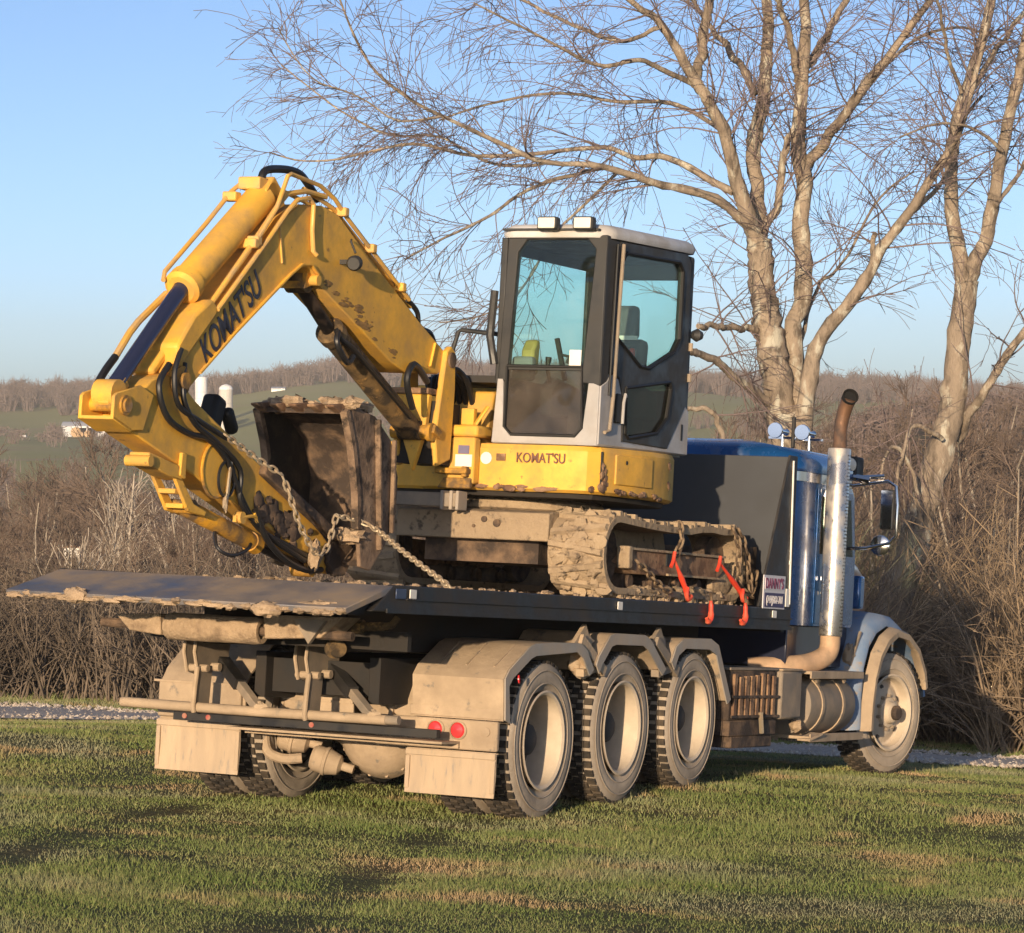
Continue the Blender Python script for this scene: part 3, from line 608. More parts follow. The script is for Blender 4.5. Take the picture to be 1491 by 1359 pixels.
# visor, lamps and horns on the roof
b = B(); b.sheet([(6.25, 2.74), (6.55, 2.72), (6.75, 2.62)], .015, 'y', -1.0, 1.0); b.build('sun_visor', 'black_paint', cabo)
b = B(); b.box(6.40, 6.60, -1.05, -.88, 2.62, 2.80); b.build('marker_housing', 'black_paint', cabo, .02)
b = B(); b.lathe([(0, 0), (.05, .01), (.07, .05), (.06, .10), (0, .12)], (6.30, -.98, 2.72), (-.7, -.7, 0), 18); b.build('marker_lamp', 'lamp_glass', cabo)
for i, (x, y, z) in enumerate(((5.75, -.60, 2.955), (5.85, -.80, 2.95))):
    b = B(); b.lathe([(0, -.01), (.062, -.01), (.066, .01), (.05, .05), (.025, .08), (.02, .22), (.03, .26), (0, .27)], (x - .13, y, z), (1, 0, 0), 22); h = b.build('air_horn', 'chrome', cabo)
    b = B(); b.cyl((x + .05, y, z), (x + .05, y, z - .14), .012, n=8); b.bar((x + .05, y - .12, z - .05), (x + .05, y + .12, z - .05), .02, .02); b.build('horn_bracket', 'chrome', h)
b = B(); b.box(5.78, 5.82, -.71, -.68, 2.82, 3.08); b.build('beacon_post', 'black_paint', cabo, .01)
# grab handle
b = B(); b.tube([(5.62, -1.09, 2.50), (5.78, -1.15, 2.47), (5.80, -1.17, 2.43), (5.78, -1.17, 1.72), (5.75, -1.16, 1.68), (5.58, -1.09, 1.63)], .017, 8); b.build('grab_handle', 'white_mark', truck)
# exhaust stack
b = B(); b.lathe([(.092, 0), (.094, .01), (.094, 1.52), (.088, 1.53), (.07, 1.53)], (5.55, -1.19, 1.285), (.006, 0, 1), 24); st = b.build('exhaust_stack', 'stack_alu', truck)
b = B()
for j in range(52):
    for i in range(7):
        a = R_(-100 + i * 14 - (7 if j % 2 else 0)); z = 1.33 + j * .028; c = Vector((5.55, -1.19, z)); d = Vector((math.cos(a), math.sin(a), 0))
        s_, u_ = Vector((-d.y, d.x, 0)), Vector((0, 0, 1)); p = c + d * .0955
        b.add([p - s_*.006 , p - u_*.009, p + s_*.006, p + u_*.009], [(0, 1, 2, 3)])
b.build('perforation', 'soot', st, kind='stuff')
b = B(); b.tube([(5.56, -1.19, 2.80), (5.56, -1.19, 2.98), (5.555, -1.205, 3.07), (5.54, -1.235, 3.16), (5.52, -1.265, 3.225)], [.055, .055, .056, .058, .06], 18, 4); tip = b.build('exhaust_tip', 'stack_rust', st)
d = Vector((-.78, -.58, .42)).normalized(); c = Vector((5.515, -1.268, 3.225)); b = B(); b.lathe([(.058, -.06), (.068, .03), (.060, .03), (.054, .0), (0, .0)], c + d * .01, d, 20); b.build('tip_opening', 'soot', st)
b = B(); b.tube([(5.55, -1.19, 1.30), (5.55, -1.19, 1.20), (5.50, -1.17, 1.12), (5.35, -1.10, 1.06), (5.15, -1.0, 1.03), (5.0, -.7, 1.0)], .083, 16, 4); b.build('exhaust_elbow', 'pipe_tan', st)
# battery box, tool box, fuel tank
b = B(); b.box(3.36, 4.33, -1.19, -.62, .62, 1.0); bb = b.build('battery_box', 'rust_dark', truck, .01)
for i in range(8):
    x = 3.40 + i * .118; b = B(); b.box(x, x + random.uniform(.05, .08), -1.215, -1.191, .64, .98 - random.uniform(0, .03)); b.build('slat', 'rust', bb, .004)
b = B()
for z in (.64, .79): b.box(3.34, 4.34, -1.225, -1.21, z, z + .02)
b.build('cross_strap', 'rust_dark', bb)
b = B(); b.box(3.34, 4.36, -1.2, -.62, 1.0, 1.02); b.build('lid', 'plate_grey', bb, .004)
b = B(); b.box(3.36, 4.36, -1.20, -.7, .50, .62); b.box(3.44, 4.30, -1.19, -.7, .41, .50); b.build('step', 'rust_dark', bb, .01)
b = B(); b.bar((3.93, -1.23, .68), (3.95, -1.24, .52), .03, .02); b.build('latch', 'chain', bb)
b = B(); b.box(4.40, 4.86, -1.22, -.72, .62, 1.0); tbx = b.build('tool_box', 'plate_grey', truck, .02)
b = B(); b.box(4.40, 4.86, -1.225, -.70, 1.0, 1.015); b.build('lid', 'mud_panel', tbx, .004)
b = B(); b.lathe([(0, 0), (.20, .0), (.24, .02), (.245, .05), (.245, 1.08), (.24, 1.10), (.2, 1.12), (0, 1.12)], (5.10, -.97, .72), (1, 0, 0), 30); ft = b.build('fuel_tank', 'plate_grey', truck, smooth=30)
for x in (5.36, 5.86):
    b = B(); b.lathe([(.246, 0), (.256, .0), (.256, .055), (.246, .055)], (x, -.97, .72), (1, 0, 0), 30); b.build('tank_strap', 'mud_panel', ft)
b = B(); b.lathe([(.04, 0), (.04, .05), (0, .06)], (5.3, -.97, .96), (0, -.3, 1), 14); b.build('filler_cap', 'mud_panel', ft)
b = B(); b.box(5.0, 6.28, -1.24, -.9, .975, 1.0); b.box(5.0, 6.28, -1.245, -1.23, .94, 1.0); b.prism([(5.12, .98), (5.30, .98), (5.22, .90)], 'y', -1.22, -1.20); b.prism([(5.78, .98), (5.98, .98), (5.88, .90)], 'y', -1.22, -1.20); b.build('upper_step', 'mud_panel', ft, .004)
b = B(); b.box(5.02, 6.30, -1.25, -.9, .455, .48); b.box(5.02, 6.30, -1.255, -1.24, .435, .50); b.bar((5.0, -1.2, .45), (5.2, -1.24, .50), .12, .02); b.build('lower_step', 'mud_panel', ft, .004)
b = B(); b.blob((4.93, -1.15, .57), (.04, .05, .05), 4); b.build('drain_valve', 'mud', truck)
b = B(); b.lathe([(.05, 0), (.055, -.015), (0, -.03)], (3.14, -1.16, 1.03), (0, 1, 0), 16); b.build('side_marker', 'amber_lens', truck)
# hood and front fender
def hoodring(x, w, zt, zb, r=.16):
    P = []; 
    for cx, cz, a0 in ((w - r, zt - r, 0), (-w + r, zt - r, 90)):
        for i in range(6):
            a = R_(a0 + 90*i/5); P.append((x, cx + r*math.cos(a), cz + r*math.sin(a)))
    P += [(x, -w, zb), (x, w, zb)]; return P
b = B(); loft(b, [hoodring(6.42, .84, 2.08, 1.0), hoodring(7.0, .80, 2.04, 1.0), hoodring(7.7, .68, 1.96, .95), hoodring(8.1, .60, 1.88, .8), hoodring(8.18, .52, 1.80, .8)]); hd = b.build('hood', 'navy', truck, smooth=50)
b = B(); b.box(8.17, 8.23, -.46, .46, .85, 1.72); b.build('grille', 'chrome', hd, .02)
b = B(); b.box(8.24, 8.40, -.86, .86, .42, .74); b.build('front_bumper', 'chrome', truck, .04)
FO = [(6.36, .50), (6.34, .80), (6.38, 1.08), (6.50, 1.28), (6.70, 1.42), (6.98, 1.50), (7.30, 1.48), (7.65, 1.37), (7.98, 1.18), (8.20, .95), (8.26, .80)]
for s in (-1, 1):
    b = B(); k = len(FO); rings = []
    for p in FO:
        cx, cz = 7.30, .62; d = math.hypot(p[0]-cx, p[1]-cz); ux, uz = (p[0]-cx)/d, (p[1]-cz)/d
        rings.append([(p[0]-ux*.02, s*.62, p[1]-uz*.02), (p[0], s*.74, p[1]+.01), (p[0]+ux*.012, s*.98, p[1]+uz*.005), (p[0]-ux*.01, s*1.10, p[1]-uz*.01), (p[0]-ux*.07, s*1.17, p[1]-uz*.07), (p[0]-ux*.12, s*1.17, p[1]-uz*.12), (p[0]-ux*.06, s*1.0, p[1]-uz*.06), (p[0]-ux*.05, s*.62, p[1]-uz*.05)])
    loft(b, rings); ff = b.build('front_fender', 'blue_dusty', truck, smooth=55)
    FE = [(6.52, .505), (6.53, .72), (6.58, .94), (6.70, 1.13), (6.88, 1.26), (7.12, 1.335), (7.42, 1.31), (7.72, 1.19), (7.92, 1.0), (7.98, .86)]
    b = B(); rings = []
    for p in FE:
        cx, cz = 7.30, .62; d = math.hypot(p[0]-cx, p[1]-cz); ux, uz = (p[0]-cx)/d, (p[1]-cz)/d
        rings.append([(p[0]+ux*.05, s*1.165, p[1]+uz*.05), (p[0]+ux*.045, s*1.20, p[1]+uz*.045), (p[0]+ux*.015, s*1.255, p[1]+uz*.015), (p[0]-ux*.035, s*1.255, p[1]-uz*.035), (p[0]-ux*.04, s*1.23, p[1]-uz*.04), (p[0]+ux*.02, s*1.155, p[1]+uz*.02)])
    loft(b, rings); b.build('fender_flare', 'mud_panel', ff, smooth=50)
    if s < 0:
        b = B(); b.blob((6.40, -1.06, 1.13), (.05, .05, .09), 21, 10, 6, .3); b.bar((6.36, -1.09, 1.05), (6.50, -1.12, 1.33), .02, .02); b.build('hood_latch', 'plate_grey', ff)
b = B(); b.box(6.50, 6.62, -1.10, -1.0, 1.52, 1.80); b.build('air_intake', 'blue_paint', truck, .02)
# mirrors
b = B(); b.tube([(6.30, -1.06, 2.55), (6.35, -1.22, 2.58), (6.38, -1.34, 2.60), (6.38, -1.41, 2.56), (6.38, -1.43, 2.40), (6.38, -1.43, 2.14), (6.36, -1.38, 2.08), (6.30, -1.2, 2.03), (6.28, -1.06, 2.02)], .014, 8); ma = b.build('mirror_arm', 'chrome', truck)
b = B(); b.tube([(6.36, -1.08, 2.62), (6.40, -1.30, 2.64)], .018, 8); b.tube([(6.30, -1.06, 2.62), (6.32, -1.2, 2.60)], .03, 8); b.build('upper_arm', 'chrome', ma)
Mm = Matrix.Translation((6.36, -1.345, 2.36)) @ Matrix.Rotation(R_(-6), 4, 'Z')
b = B(); b.box(0, .05, -.06, .06, -.17, .17, Mm); mr = b.build('mirror_housing', 'cab_black', ma, .02)
b = B(); b.box(-.006, -.001, -.052, .052, -.16, .16, Mm); b.build('mirror_glass', 'chrome', mr)
b = B(); b.lathe([(0, -.012), (.06, -.008), (.082, 0), (.086, .015), (.06, .04), (0, .05)], (6.36, -1.30, 2.06), (1, .1, 0), 22); b.build('round_mirror', 'chrome', ma)

# ------------------------------------------------------------------ EXCAVATOR (same axes; it faces the truck's tail)
DZ = 1.487
EB = (2.6, 0, DZ)
exc = thing('excavator', 'yellow compact excavator with grey cab chained down on the truck bed', 'excavator', EB)
def track(y0, y1, muddy):
    zc, rad = 1.795, .275; xa, xb = 1.50, 3.72
    path = []
    for i in range(13):
        a = R_(90 + 180 * i / 12); path.append((xa + rad * math.cos(a), zc + rad * math.sin(a)))
    for i in range(1, 8): path.append((xa + (xb - xa) * i / 8, zc - rad))
    for i in range(13):
        a = R_(-90 + 180 * i / 12); path.append((xb + rad * math.cos(a), zc + rad * math.sin(a)))
    for i in range(1, 10):
        t = i / 10; path.append((xb + (xa - xb) * t, zc + rad - .035 * math.sin(PI * t) + (.02 if i in (2, 3) else 0)))
    b = B(); k = len(path); v = []
    cx, cz = (xa + xb) / 2, zc
    out = []
    for i, p in enumerate(path):
        q0, q1 = path[i-1], path[(i+1) % k]; dx, dz = q1[0]-q0[0], q1[1]-q0[1]; n = math.hypot(dx, dz); nx, nz = dz / n, -dx / n
        if nx * (p[0] - min(max(p[0], xa), xb)) + nz * (p[1] - zc) < 0: nx, nz = -nx, -nz
        out.append((nx, nz))
        for t in (0, -.045): 
            for y in (y0, y1): v.append((p[0] + nx * t, y, p[1] + nz * t))
    f = []
    for i in range(k):
        a, c = 4*i, 4*((i+1) % k)
        f += [(a, a+1, c+1, c), (a+2, c+2, c+3, a+3), (a, c, c+2, a+2), (a+1, a+3, c+3, c+1)]
    b.add(v, f); tr = b.build('track', 'track_mud', exc, smooth=50)
    # grousers: resample the loop evenly
    L = [0]
    for i in range(k): L.append(L[-1] + math.dist(path[i], path[(i+1) % k]))
    n = 46
    for j in range(n):
        s = L[-1] * j / n; i = max(q for q in range(k) if L[q] <= s); t = (s - L[i]) / (L[i+1] - L[i])
        p = [path[i][m] + (path[(i+1) % k][m] - path[i][m]) * t for m in (0, 1)]; nn = [out[i][m] * (1-t) + out[(i+1) % k][m] * t for m in (0, 1)]
        d = (-nn[1], nn[0]); h = .030 + random.uniform(-.006, .006)
        b = B(); M = Matrix(((d[0], 0, nn[0], p[0]), (0, 1, 0, 0), (d[1], 0, nn[1], p[1]), (0, 0, 0, 1)))
        sk = .03 if j % 2 else -.03
        v = [M @ Vector(q) for q in ((-.03+sk, y0+.005, -.01), (.03+sk, y0+.005, -.01), (.03-sk, y1-.005, -.01), (-.03-sk, y1-.005, -.01), (-.018+sk, y0+.012, h), (.018+sk, y0+.012, h), (.018-sk, y1-.012, h), (-.018-sk, y1-.012, h))]
        b.add(v, [(0,3,2,1),(4,5,6,7),(0,1,5,4),(1,2,6,5),(2,3,7,6),(3,0,4,7)]); b.build('grouser', 'track_mud', tr)
    if muddy:
        b = B()
        for i in range(44):
            a = R_(random.uniform(95, 260)); y = random.uniform(y0 + .03, y1 - .03); r = random.uniform(.02, .055)
            b.blob((xa + (rad + .005) * math.cos(a), y, zc + (rad + .005) * math.sin(a)), (r*.6, r*1.3, r), 300 + i, 7, 5, .4)
        b.build('mud_cake', 'track_mud', tr, kind='stuff')
    s = -1 if y0 < 0 else 1; yo = y0 if s < 0 else y1; ym = (y0 + y1) / 2
    b = B(); b.lathe([(0, -.04), (.06, -.04), (.07, -.08), (.10, -.06), (.20, -.05), (.225, -.10), (.225, .10), (.2, .10), (0, .10)], (xa, ym, zc), (0, 1, 0), 28); b.build('idler', 'rust_dark', tr)
    b = B(); b.lathe([(0, -.08), (.09, -.08), (.10, -.05), (.17, -.04), (.21, -.05), (.21, .05), (0, .05)], (xb, ym, zc), (0, 1, 0), 28); b.build('sprocket', 'rust_dark', tr)
    for i in range(4):
        x = xa + .45 + i * .44; b = B(); b.lathe([(0, -.12), (.05, -.12), (.055, -.11), (.05, -.09), (.075, -.08), (.075, .08), (0, .08)], (x, ym, zc - .18), (0, 1, 0), 18); b.build('track_roller', 'rust_dark', tr)
    b = B(); b.prism([(xa + .25, zc + .06), (xb - .12, zc + .05), (xb - .1, zc - .05), (xb - .25, zc - .115), (xa + .35, zc - .125), (xa + .2, zc - .05)], 'y', yo - s * .03, yo - s * .22); fr = b.build('track_frame', 'rust', tr, .012)
    b = B(); b.box(xa + .25, xb - .15, yo - s*.006, yo - s*.03, zc + .045, zc + .062); b.box(xa + .95, xb - .2, yo - s*.01, yo - s*.03, zc - .12, zc - .105); b.build('frame_edge', 'track_mud', fr)
    b = B(); b.prism([(xa + .93, zc + .035), (xa + 1.0, zc + .035), (xa + 1.0, zc - .05), (xa + .93, zc - .05)], 'y', yo - s * .018, yo - s * .03); b.build('frame_slot', 'seal', fr)
    b = B(); b.box(xa + .18, xa + .25, yo - s*.0, yo - s*.1, zc - .09, zc + .07); b.build('idler_bracket', 'track_mud', fr, .01)
    b = B()
    for i in range(16): b.blob((random.uniform(xa + .3, xb - .1), yo - s*.04, zc - .235 + random.uniform(-.01, .02)), (.07, .05, .03), 500 + i, 7, 5, .4)
    b.blob((xb - .05, yo - s * .10, zc - .14), (.22, .06, .12), 77, 12, 8, .15); b.build('packed_mud', 'track_mud', tr, kind='stuff')
    return tr
track(-1.03, -.60, True); track(.60, 1.03, False)
b = B(); b.prism([(1.22, 1.86), (1.22, 2.055), (1.30, 2.075), (3.3, 2.075), (3.4, 1.86)], 'y', -.60, .60); b.build('undercarriage_frame', 'track_mud', exc, .01)
b = B(); b.box(1.40, 3.2, -.45, .45, 1.70, 1.859); b.build('belly_plate', 'rust_dark', exc)
for (y, z, r) in ((-.10, 2.0, .022), (-.20, 1.975, .028), (-.02, 1.95, .012)):
    b = B(); b.cyl((1.222, y, z), (1.206, y, z), r, n=12); b.build('frame_bolt', 'rust_dark', exc)
b = B(); b.lathe([(0, 0), (.56, 0), (.60, .02), (.60, .07), (.54, .10), (0, .10)], (2.05, 0, 2.076), (0, 0, 1), 48); ring = b.build('swing_ring', 'track_mud', exc)
for j in range(24):
    a = 2*PI*j/24; b = B(); b.cyl((2.05 + .575*math.cos(a), .575*math.sin(a), 2.165), (2.05 + .575*math.cos(a), .575*math.sin(a), 2.19), .022, n=8); b.build('ring_bolt', 'rust_dark', ring)
# front channel with straps beside the bucket
b = B(); b.box(1.00, 1.12, .02, .68, 2.07, 2.17); ch = b.build('front_channel', 'plate_grey', exc, .01)
for y in (.05, .12, .0): 
    b = B(); b.box(.985, 1.13, y, y + .025, 2.05, 2.185); b.build('channel_strap', 'fender_lip', ch, .006)
# blade at the far end
b = B(); b.sheet([(4.10, 1.52), (4.06, 1.66), (4.08, 1.82), (4.16, 1.93)], .03, 'y', -1.0, 1.0); bl = b.build('dozer_blade', 'rust_dark', exc)
b = B(); b.prism([(4.08, 1.50), (4.03, 1.66), (4.05, 1.84), (4.14, 1.95), (4.20, 1.95), (4.20, 1.5)], 'y', -1.03, -1.0); b.build('blade_cheek', 'rust_dark', bl)
for y in (-.35, .35):
    b = B(); b.bar((3.3, y, 1.78), (4.08, y, 1.68), .08, .10); b.build('blade_arm', 'rust_dark', bl)
# --- house
def plan(o):                                         # house outline, grown by o
    return [(1.16-o, .20), (1.16-o, -.06), (1.16-o, -.78-o*.5), (1.20-o, -.88-o), (1.28-o*.5, -.955-o), (1.45, -1.00-o), (1.75, -1.035-o), (2.05, -1.04-o), (2.35, -1.02-o), (2.62, -.95-o), (2.84+o*.6, -.82-o*.6), (3.02+o, -.58), (3.12+o, -.25), (3.14+o, .1), (3.10+o, .45), (2.95+o, .75), (2.7, .93+o), (2.2, 1.0+o), (1.6, .95+o), (1.35, .80), (1.30-o, .45)]
b = B(); P = plan(0)
def house_ring(o, z, zr=None): return [(x, y, (z + (0 if zr is None else zr * max(0, x - 1.2)))) for x, y in plan(o)]
loft(b, [house_ring(-.03, 2.205), house_ring(0, 2.225), house_ring(.0, 2.50, .02), house_ring(-.02, 2.535, .02)]); hs = b.build('house', 'yellow', exc, smooth=22)
b = B(); loft(b, [house_ring(-.08, 2.17), house_ring(-.07, 2.204)]); b.build('house_floor', 'frame_black', hs)
# seam and fuel hatch on the near side, tail in a duller tone
def side_pt(t, o=.0):                                # along the near side
    Q = plan(o)[3:12]; i = min(int(t), len(Q) - 2); f = t - i; return (Q[i][0] + (Q[i+1][0]-Q[i][0])*f, Q[i][1] + (Q[i+1][1]-Q[i][1])*f)
b = B()
for z0, z1 in ((2.24, 2.505),):
    for k, x in ((0, 1.0),):
        p = side_pt(1.0, .006); b.box(p[0]-.006, p[0]+.006, p[1]-.004, p[1]+.01, z0, z1)
b.build('panel_seam', 'seal', hs)
def side_panel(t0, t1, z0, z1, o, n=8):
    b = B(); v = []
    for i in range(n + 1):
        t = t0 + (t1 - t0) * i / n
        a = side_pt(t, .002); c = side_pt(t, o); v += [(*a, z0), (*c, z0), (*c, z1), (*a, z1)]
    f = []
    for i in range(n):
        a, c = 4*i, 4*i+4; f += [(a, a+1, c+1, c), (a+1, a+2, c+2, c+1), (a+2, a+3, c+3, c+2)]
    f += [(0, 3, 2, 1), (4*n, 4*n+1, 4*n+2, 4*n+3)]; return b.add(v, f)
ht = side_panel(1.85, 3.75, 2.285, 2.495, .014).build('fuel_hatch', 'yellow', hs, .006)
p = side_pt(2.35, .016); b = B(); b.lathe([(0, -.004), (.014, -.004), (.016, 0)], (p[0], p[1], 2.445), (0, 1, 0), 12); b.build('hatch_lock', 'seal', ht)
for t, z in ((5.05, 2.47), (5.05, 2.33)):
    p = side_pt(t, .008); b = B(); b.blob((p[0], p[1] + .004, z), (.035, .008, .028), 61, 9, 6, .4); b.build('rust_patch', 'rust', hs)
b = B()
for i in range(30):
    t = random.uniform(-2, 4.5)
    p = side_pt(t, .004) if t > 0 else (1.156, -.78 + .35 * (-t)); r = random.uniform(.02, .07)
    b.blob((p[0], p[1], 2.228 + random.uniform(-.01, .012)), (r if t > 0 else .01, .012 if t > 0 else r, random.uniform(.008, .022)), 700 + i, 8, 5, .4)
p = side_pt(1.05, .006)
for i in range(6): b.blob((p[0] + random.uniform(-.03, .06), p[1] - .002, 2.25 + .03 * i), (.07 - .01 * i, .014, .03), 800 + i, 8, 5, .4)
b.build('dirt_splash', 'rust', hs, kind='stuff')
text("KOMAT'SU", .098, axes((1.148, -.545, 2.438), (0, -1, 0), (0, 0, 1)), 'letter_faded', hs, bold=.008, xs=.80, depth=.003)
b = B(); b.box(1.148, 1.155, -.27, -.20, 2.415, 2.465); b.build('logo_mark', 'rust', hs)
b = B(); b.cyl((1.158, -.12, 2.43), (1.150, -.12, 2.43), .043, n=20); b.build('round_sticker', 'sticker_white', hs)
# front step box
b = B(); b.prism([(.165, 2.24), (.13, 2.40), (.115, 2.57), (-.07, 2.57), (-.07, 2.24)], 'x', 1.06, 1.159); sb = b.build('front_box', 'yellow', hs, .015)
b = B(); b.box(1.05, 1.30, -.09, .135, 2.572, 2.655); b.build('box_lid', 'yellow', sb, .02)
b = B(); b.box(1.054, 1.059, -.03, .055, 2.45, 2.51); b.build('sticker', 'sticker_blue', sb)
b = B(); b.box(1.054, 1.059, -.055, .075, 2.36, 2.445); b.build('sticker', 'sticker_white', sb)
b = B(); b.box(.98, 1.10, -.05, .20, 2.305, 2.345); b.box(1.0, 1.06, -.04, -.0, 2.285, 2.36); b.build('step_plate', 'yellow_dirty', sb, .008)
b = B(); b.prism([(.20, 2.205), (.15, 2.28), (-.06, 2.28), (-.06, 2.205)], 'x', 1.03, 1.08); b.build('lower_lip', 'yellow_dirty', sb, .01)
# hood on the far side, beside the boom
b = B(); b.prism([(1.9, 2.53), (1.95, 3.0), (2.9, 3.0), (3.05, 2.53)], 'y', .12, .92); b.build('engine_hood', 'yellow', hs, .05)
b = B(); b.prism([(1.30, 2.53), (1.42, 2.92), (1.90, 2.95), (1.92, 2.53)], 'y', -.03, .30); b.build('valve_cover', 'yellow', hs, .02)
b = B(); b.box(1.16, 1.22, .00, .10, 2.66, 2.78); b.bar((1.15, -.02, 2.66), (1.22, -.08, 2.80), .05, .02); b.build('lever_guard', 'yellow', hs, .008)
b = B(); b.box(1.35, 1.9, -.1, .45, 2.98, 3.03); b.build('guard_bar', 'black_paint', hs)
b = B(); b.tube([(1.30, .28, 2.9), (1.30, .275, 3.16), (1.30, .225, 3.335), (1.30, .20, 3.35), (1.32, -.07, 3.325), (1.34, -.12, 3.32)], .017, 8); b.build('grab_rail', 'cab_black', hs)
b = B()
for k in range(5): b.tube([(.95 + .03*k, .12 + .05*k, 2.9), (1.1, .14 + .05*k, 3.05 - .02*k), (1.3, .12 + .05*k, 2.95), (1.5, .15 + .05*k, 2.7)], .022, 8, 4)
b.build('hose_bundle', 'hose', exc)
# --- cab
CX0, CX1, CY0, CY1 = 1.20, 2.86, -.95, -.13
cb = B(); cb.prism([(CX0, 2.54), (CX0, 2.585), (CX0 + .28, 2.60), (CX1 - .05, 2.66), (CX1, 2.60), (CX1 - .02, 2.575)], 'y', CY0, CY1); cab = cb.build('cab', 'cab_grey', exc, .01)
# front lower grey surround, pillars
b = B(); b.prism([(-.13, 2.545), (-.945, 2.54), (-.945, 2.96), (-.90, 2.98), (-.86, 2.98), (-.83, 2.66), (-.78, 2.60), (-.27, 2.60), (-.215, 2.66), (-.20, 3.0), (-.155, 3.0)], 'x', CX0 - .005, CX0 + .05); b.build('front_panel', 'cab_grey', cab, .006)
def pillar(name, pts, r, mat, n=10): b = B(); b.tube(pts, r, n); return b.build(name, mat, cab)
b = B(); b.prism([(-.155, 2.98), (-.225, 2.98), (-.265, 3.90), (-.33, 3.985), (-.80, 3.99), (-.865, 3.92), (-.80, 2.98), (-.945, 2.96), (-.95, 4.02), (-.185, 4.0)][::-1], 'x', CX0 - .004, CX0 + .06)
b.build('front_frame', 'cab_black', cab, .008)
b = B(); b.prism([(1.20, 2.96), (1.33, 2.96), (1.36, 3.95), (1.50, 4.0), (1.20, 4.0)], 'y', CY0 - .001, CY0 + .05); b.build('corner_pillar', 'cab_black', cab, .01)
b = B(); b.prism([(1.20, 2.96), (1.29, 2.96), (1.31, 3.95), (1.40, 4.0), (1.20, 4.0)], 'y', CY1 - .05, CY1 + .001); b.build('corner_pillar', 'cab_black', cab, .01)
for x, y, w in ((CX1 - .05, CY0 + .04, .05), (CX1 - .05, CY1 - .04, .05)):
    b = B(); b.box(x - w, x + w, y - .035, y + .035, 2.62, 4.06); b.build('rear_pillar', 'cab_black', cab, .025)
# roof
def roofring(o, z, tilt=.045): return [(x, y, z + tilt * (x - CX0)) for x, y in rrect(CX0 - .03 - o, CX1 + .03 + o, CY0 - .015 - o, CY1 + .02 + o, .16 + o if .16 + o > .02 else .02)]
b = B(); loft(b, [roofring(0, 4.0), roofring(.012, 4.03), roofring(0, 4.065), roofring(-.05, 4.095), roofring(-.15, 4.105)]); rf = b.build('cab_roof', 'cab_roof', cab, smooth=50)
b = B(); b.box(1.35, 2.75, CY0 + .03, CY1 - .02, 3.985, 4.03); b.build('headliner', 'cab_black', cab)
b = B(); b.prism([(1.9, 4.12), (2.0, 4.175), (2.06, 4.12)], 'y', -.7, -.68); b.build('antenna_fin', 'cab_black', rf)
b = B(); b.box(1.14, 1.19, -.90, -.16, 4.045, 4.06); b.build('lamp_rail', 'cab_black', rf)
for yy in (-.535, -.81):
    b = B(); b.box(1.06, 1.14, yy - .078, yy + .078, 4.04, 4.135); wl_ = b.build('work_light', 'cab_black', rf, .018)
    b = B(); b.box(1.05, 1.061, yy - .066, yy + .062, 4.05, 4.125); b.build('lens', 'lamp_glass', wl_, .008)
# windows
b = B(); b.prism([(-.215, 3.08), (-.26, 3.90), (-.33, 3.985), (-.80, 3.985), (-.86, 3.92), (-.80, 3.08)], 'x', CX0 + .01, CX0 + .018); b.build('front_window', 'glass', cab)
b = B(); b.prism([(-.215, 3.07), (-.215, 2.66), (-.27, 2.605), (-.78, 2.605), (-.83, 2.66), (-.81, 3.07)], 'x', CX0 + .02, CX0 + .028); b.build('lower_window', 'glass_dirty', cab)
def rim_loop(pts, r, name, mat, parent): b = B(); b.tube(pts + [pts[0]], r, 6); return b.build(name, mat, parent)
rim_loop([(CX0 - .004, y, z) for y, z in ((-.225, 3.09), (-.225, 2.66), (-.28, 2.605), (-.775, 2.605), (-.825, 2.66), (-.805, 3.09))], .012, 'window_seal', 'seal', cab)
b = B(); b.box(CX0 - .005, CX0 + .02, -.82, -.21, 3.065, 3.09); b.build('window_bar', 'cab_black', cab)
b = B(); b.box(CX0 + .004, CX0 + .009, -.79, -.70, 3.10, 3.21); b.build('window_sticker', 'sticker_white', cab)
# door on the near side
DOOR = [(1.36, 2.60), (1.34, 3.2), (1.37, 3.93), (1.43, 4.0), (2.66, 4.06), (2.74, 4.0), (2.76, 2.9), (2.60, 2.66)]
W1 = [(1.45, 3.86), (1.52, 3.93), (2.50, 3.98), (2.58, 3.92), (2.58, 3.42), (2.48, 3.32), (2.02, 3.155), (1.86, 3.155), (1.42, 3.32)]
W2 = [(1.62, 2.98), (2.42, 3.09), (2.46, 3.04), (2.40, 2.82), (2.22, 2.70), (1.70, 2.63), (1.645, 2.66)]
def holed(outer, holes, ax, a, bb):                  # plate with holes through it
    import bmesh
    def P(q, t): return (q[0], t, q[1]) if ax == 'y' else (t, q[0], q[1])
    bm = bmesh.new(); edges = []
    for lp in [outer] + holes:
        vs = [bm.verts.new(P(q, a)) for q in lp]
        edges += [bm.edges.new((vs[i], vs[(i+1) % len(vs)])) for i in range(len(vs))]
    res = bmesh.ops.triangle_fill(bm, use_beauty=True, use_dissolve=False, edges=edges)
    faces = [f for f in bm.faces]
    ex = bmesh.ops.extrude_face_region(bm, geom=faces)
    dv = Vector(P((0, 0), bb)) - Vector(P((0, 0), a)); bmesh.ops.translate(bm, vec=dv, verts=[v for v in ex['geom'] if isinstance(v, bmesh.types.BMVert)])
    o = B(); bm.verts.index_update(); o.add([tuple(v.co) for v in bm.verts], [tuple(v.index for v in f.verts) for f in bm.faces]); bm.free(); return o
UP = [(1.37, 3.06), (1.345, 3.2), (1.37, 3.93), (1.43, 4.0), (2.66, 4.06), (2.74, 4.0), (2.77, 2.95), (2.44, 2.60), (1.61, 2.60), (1.58, 2.92), (1.50, 3.04)]
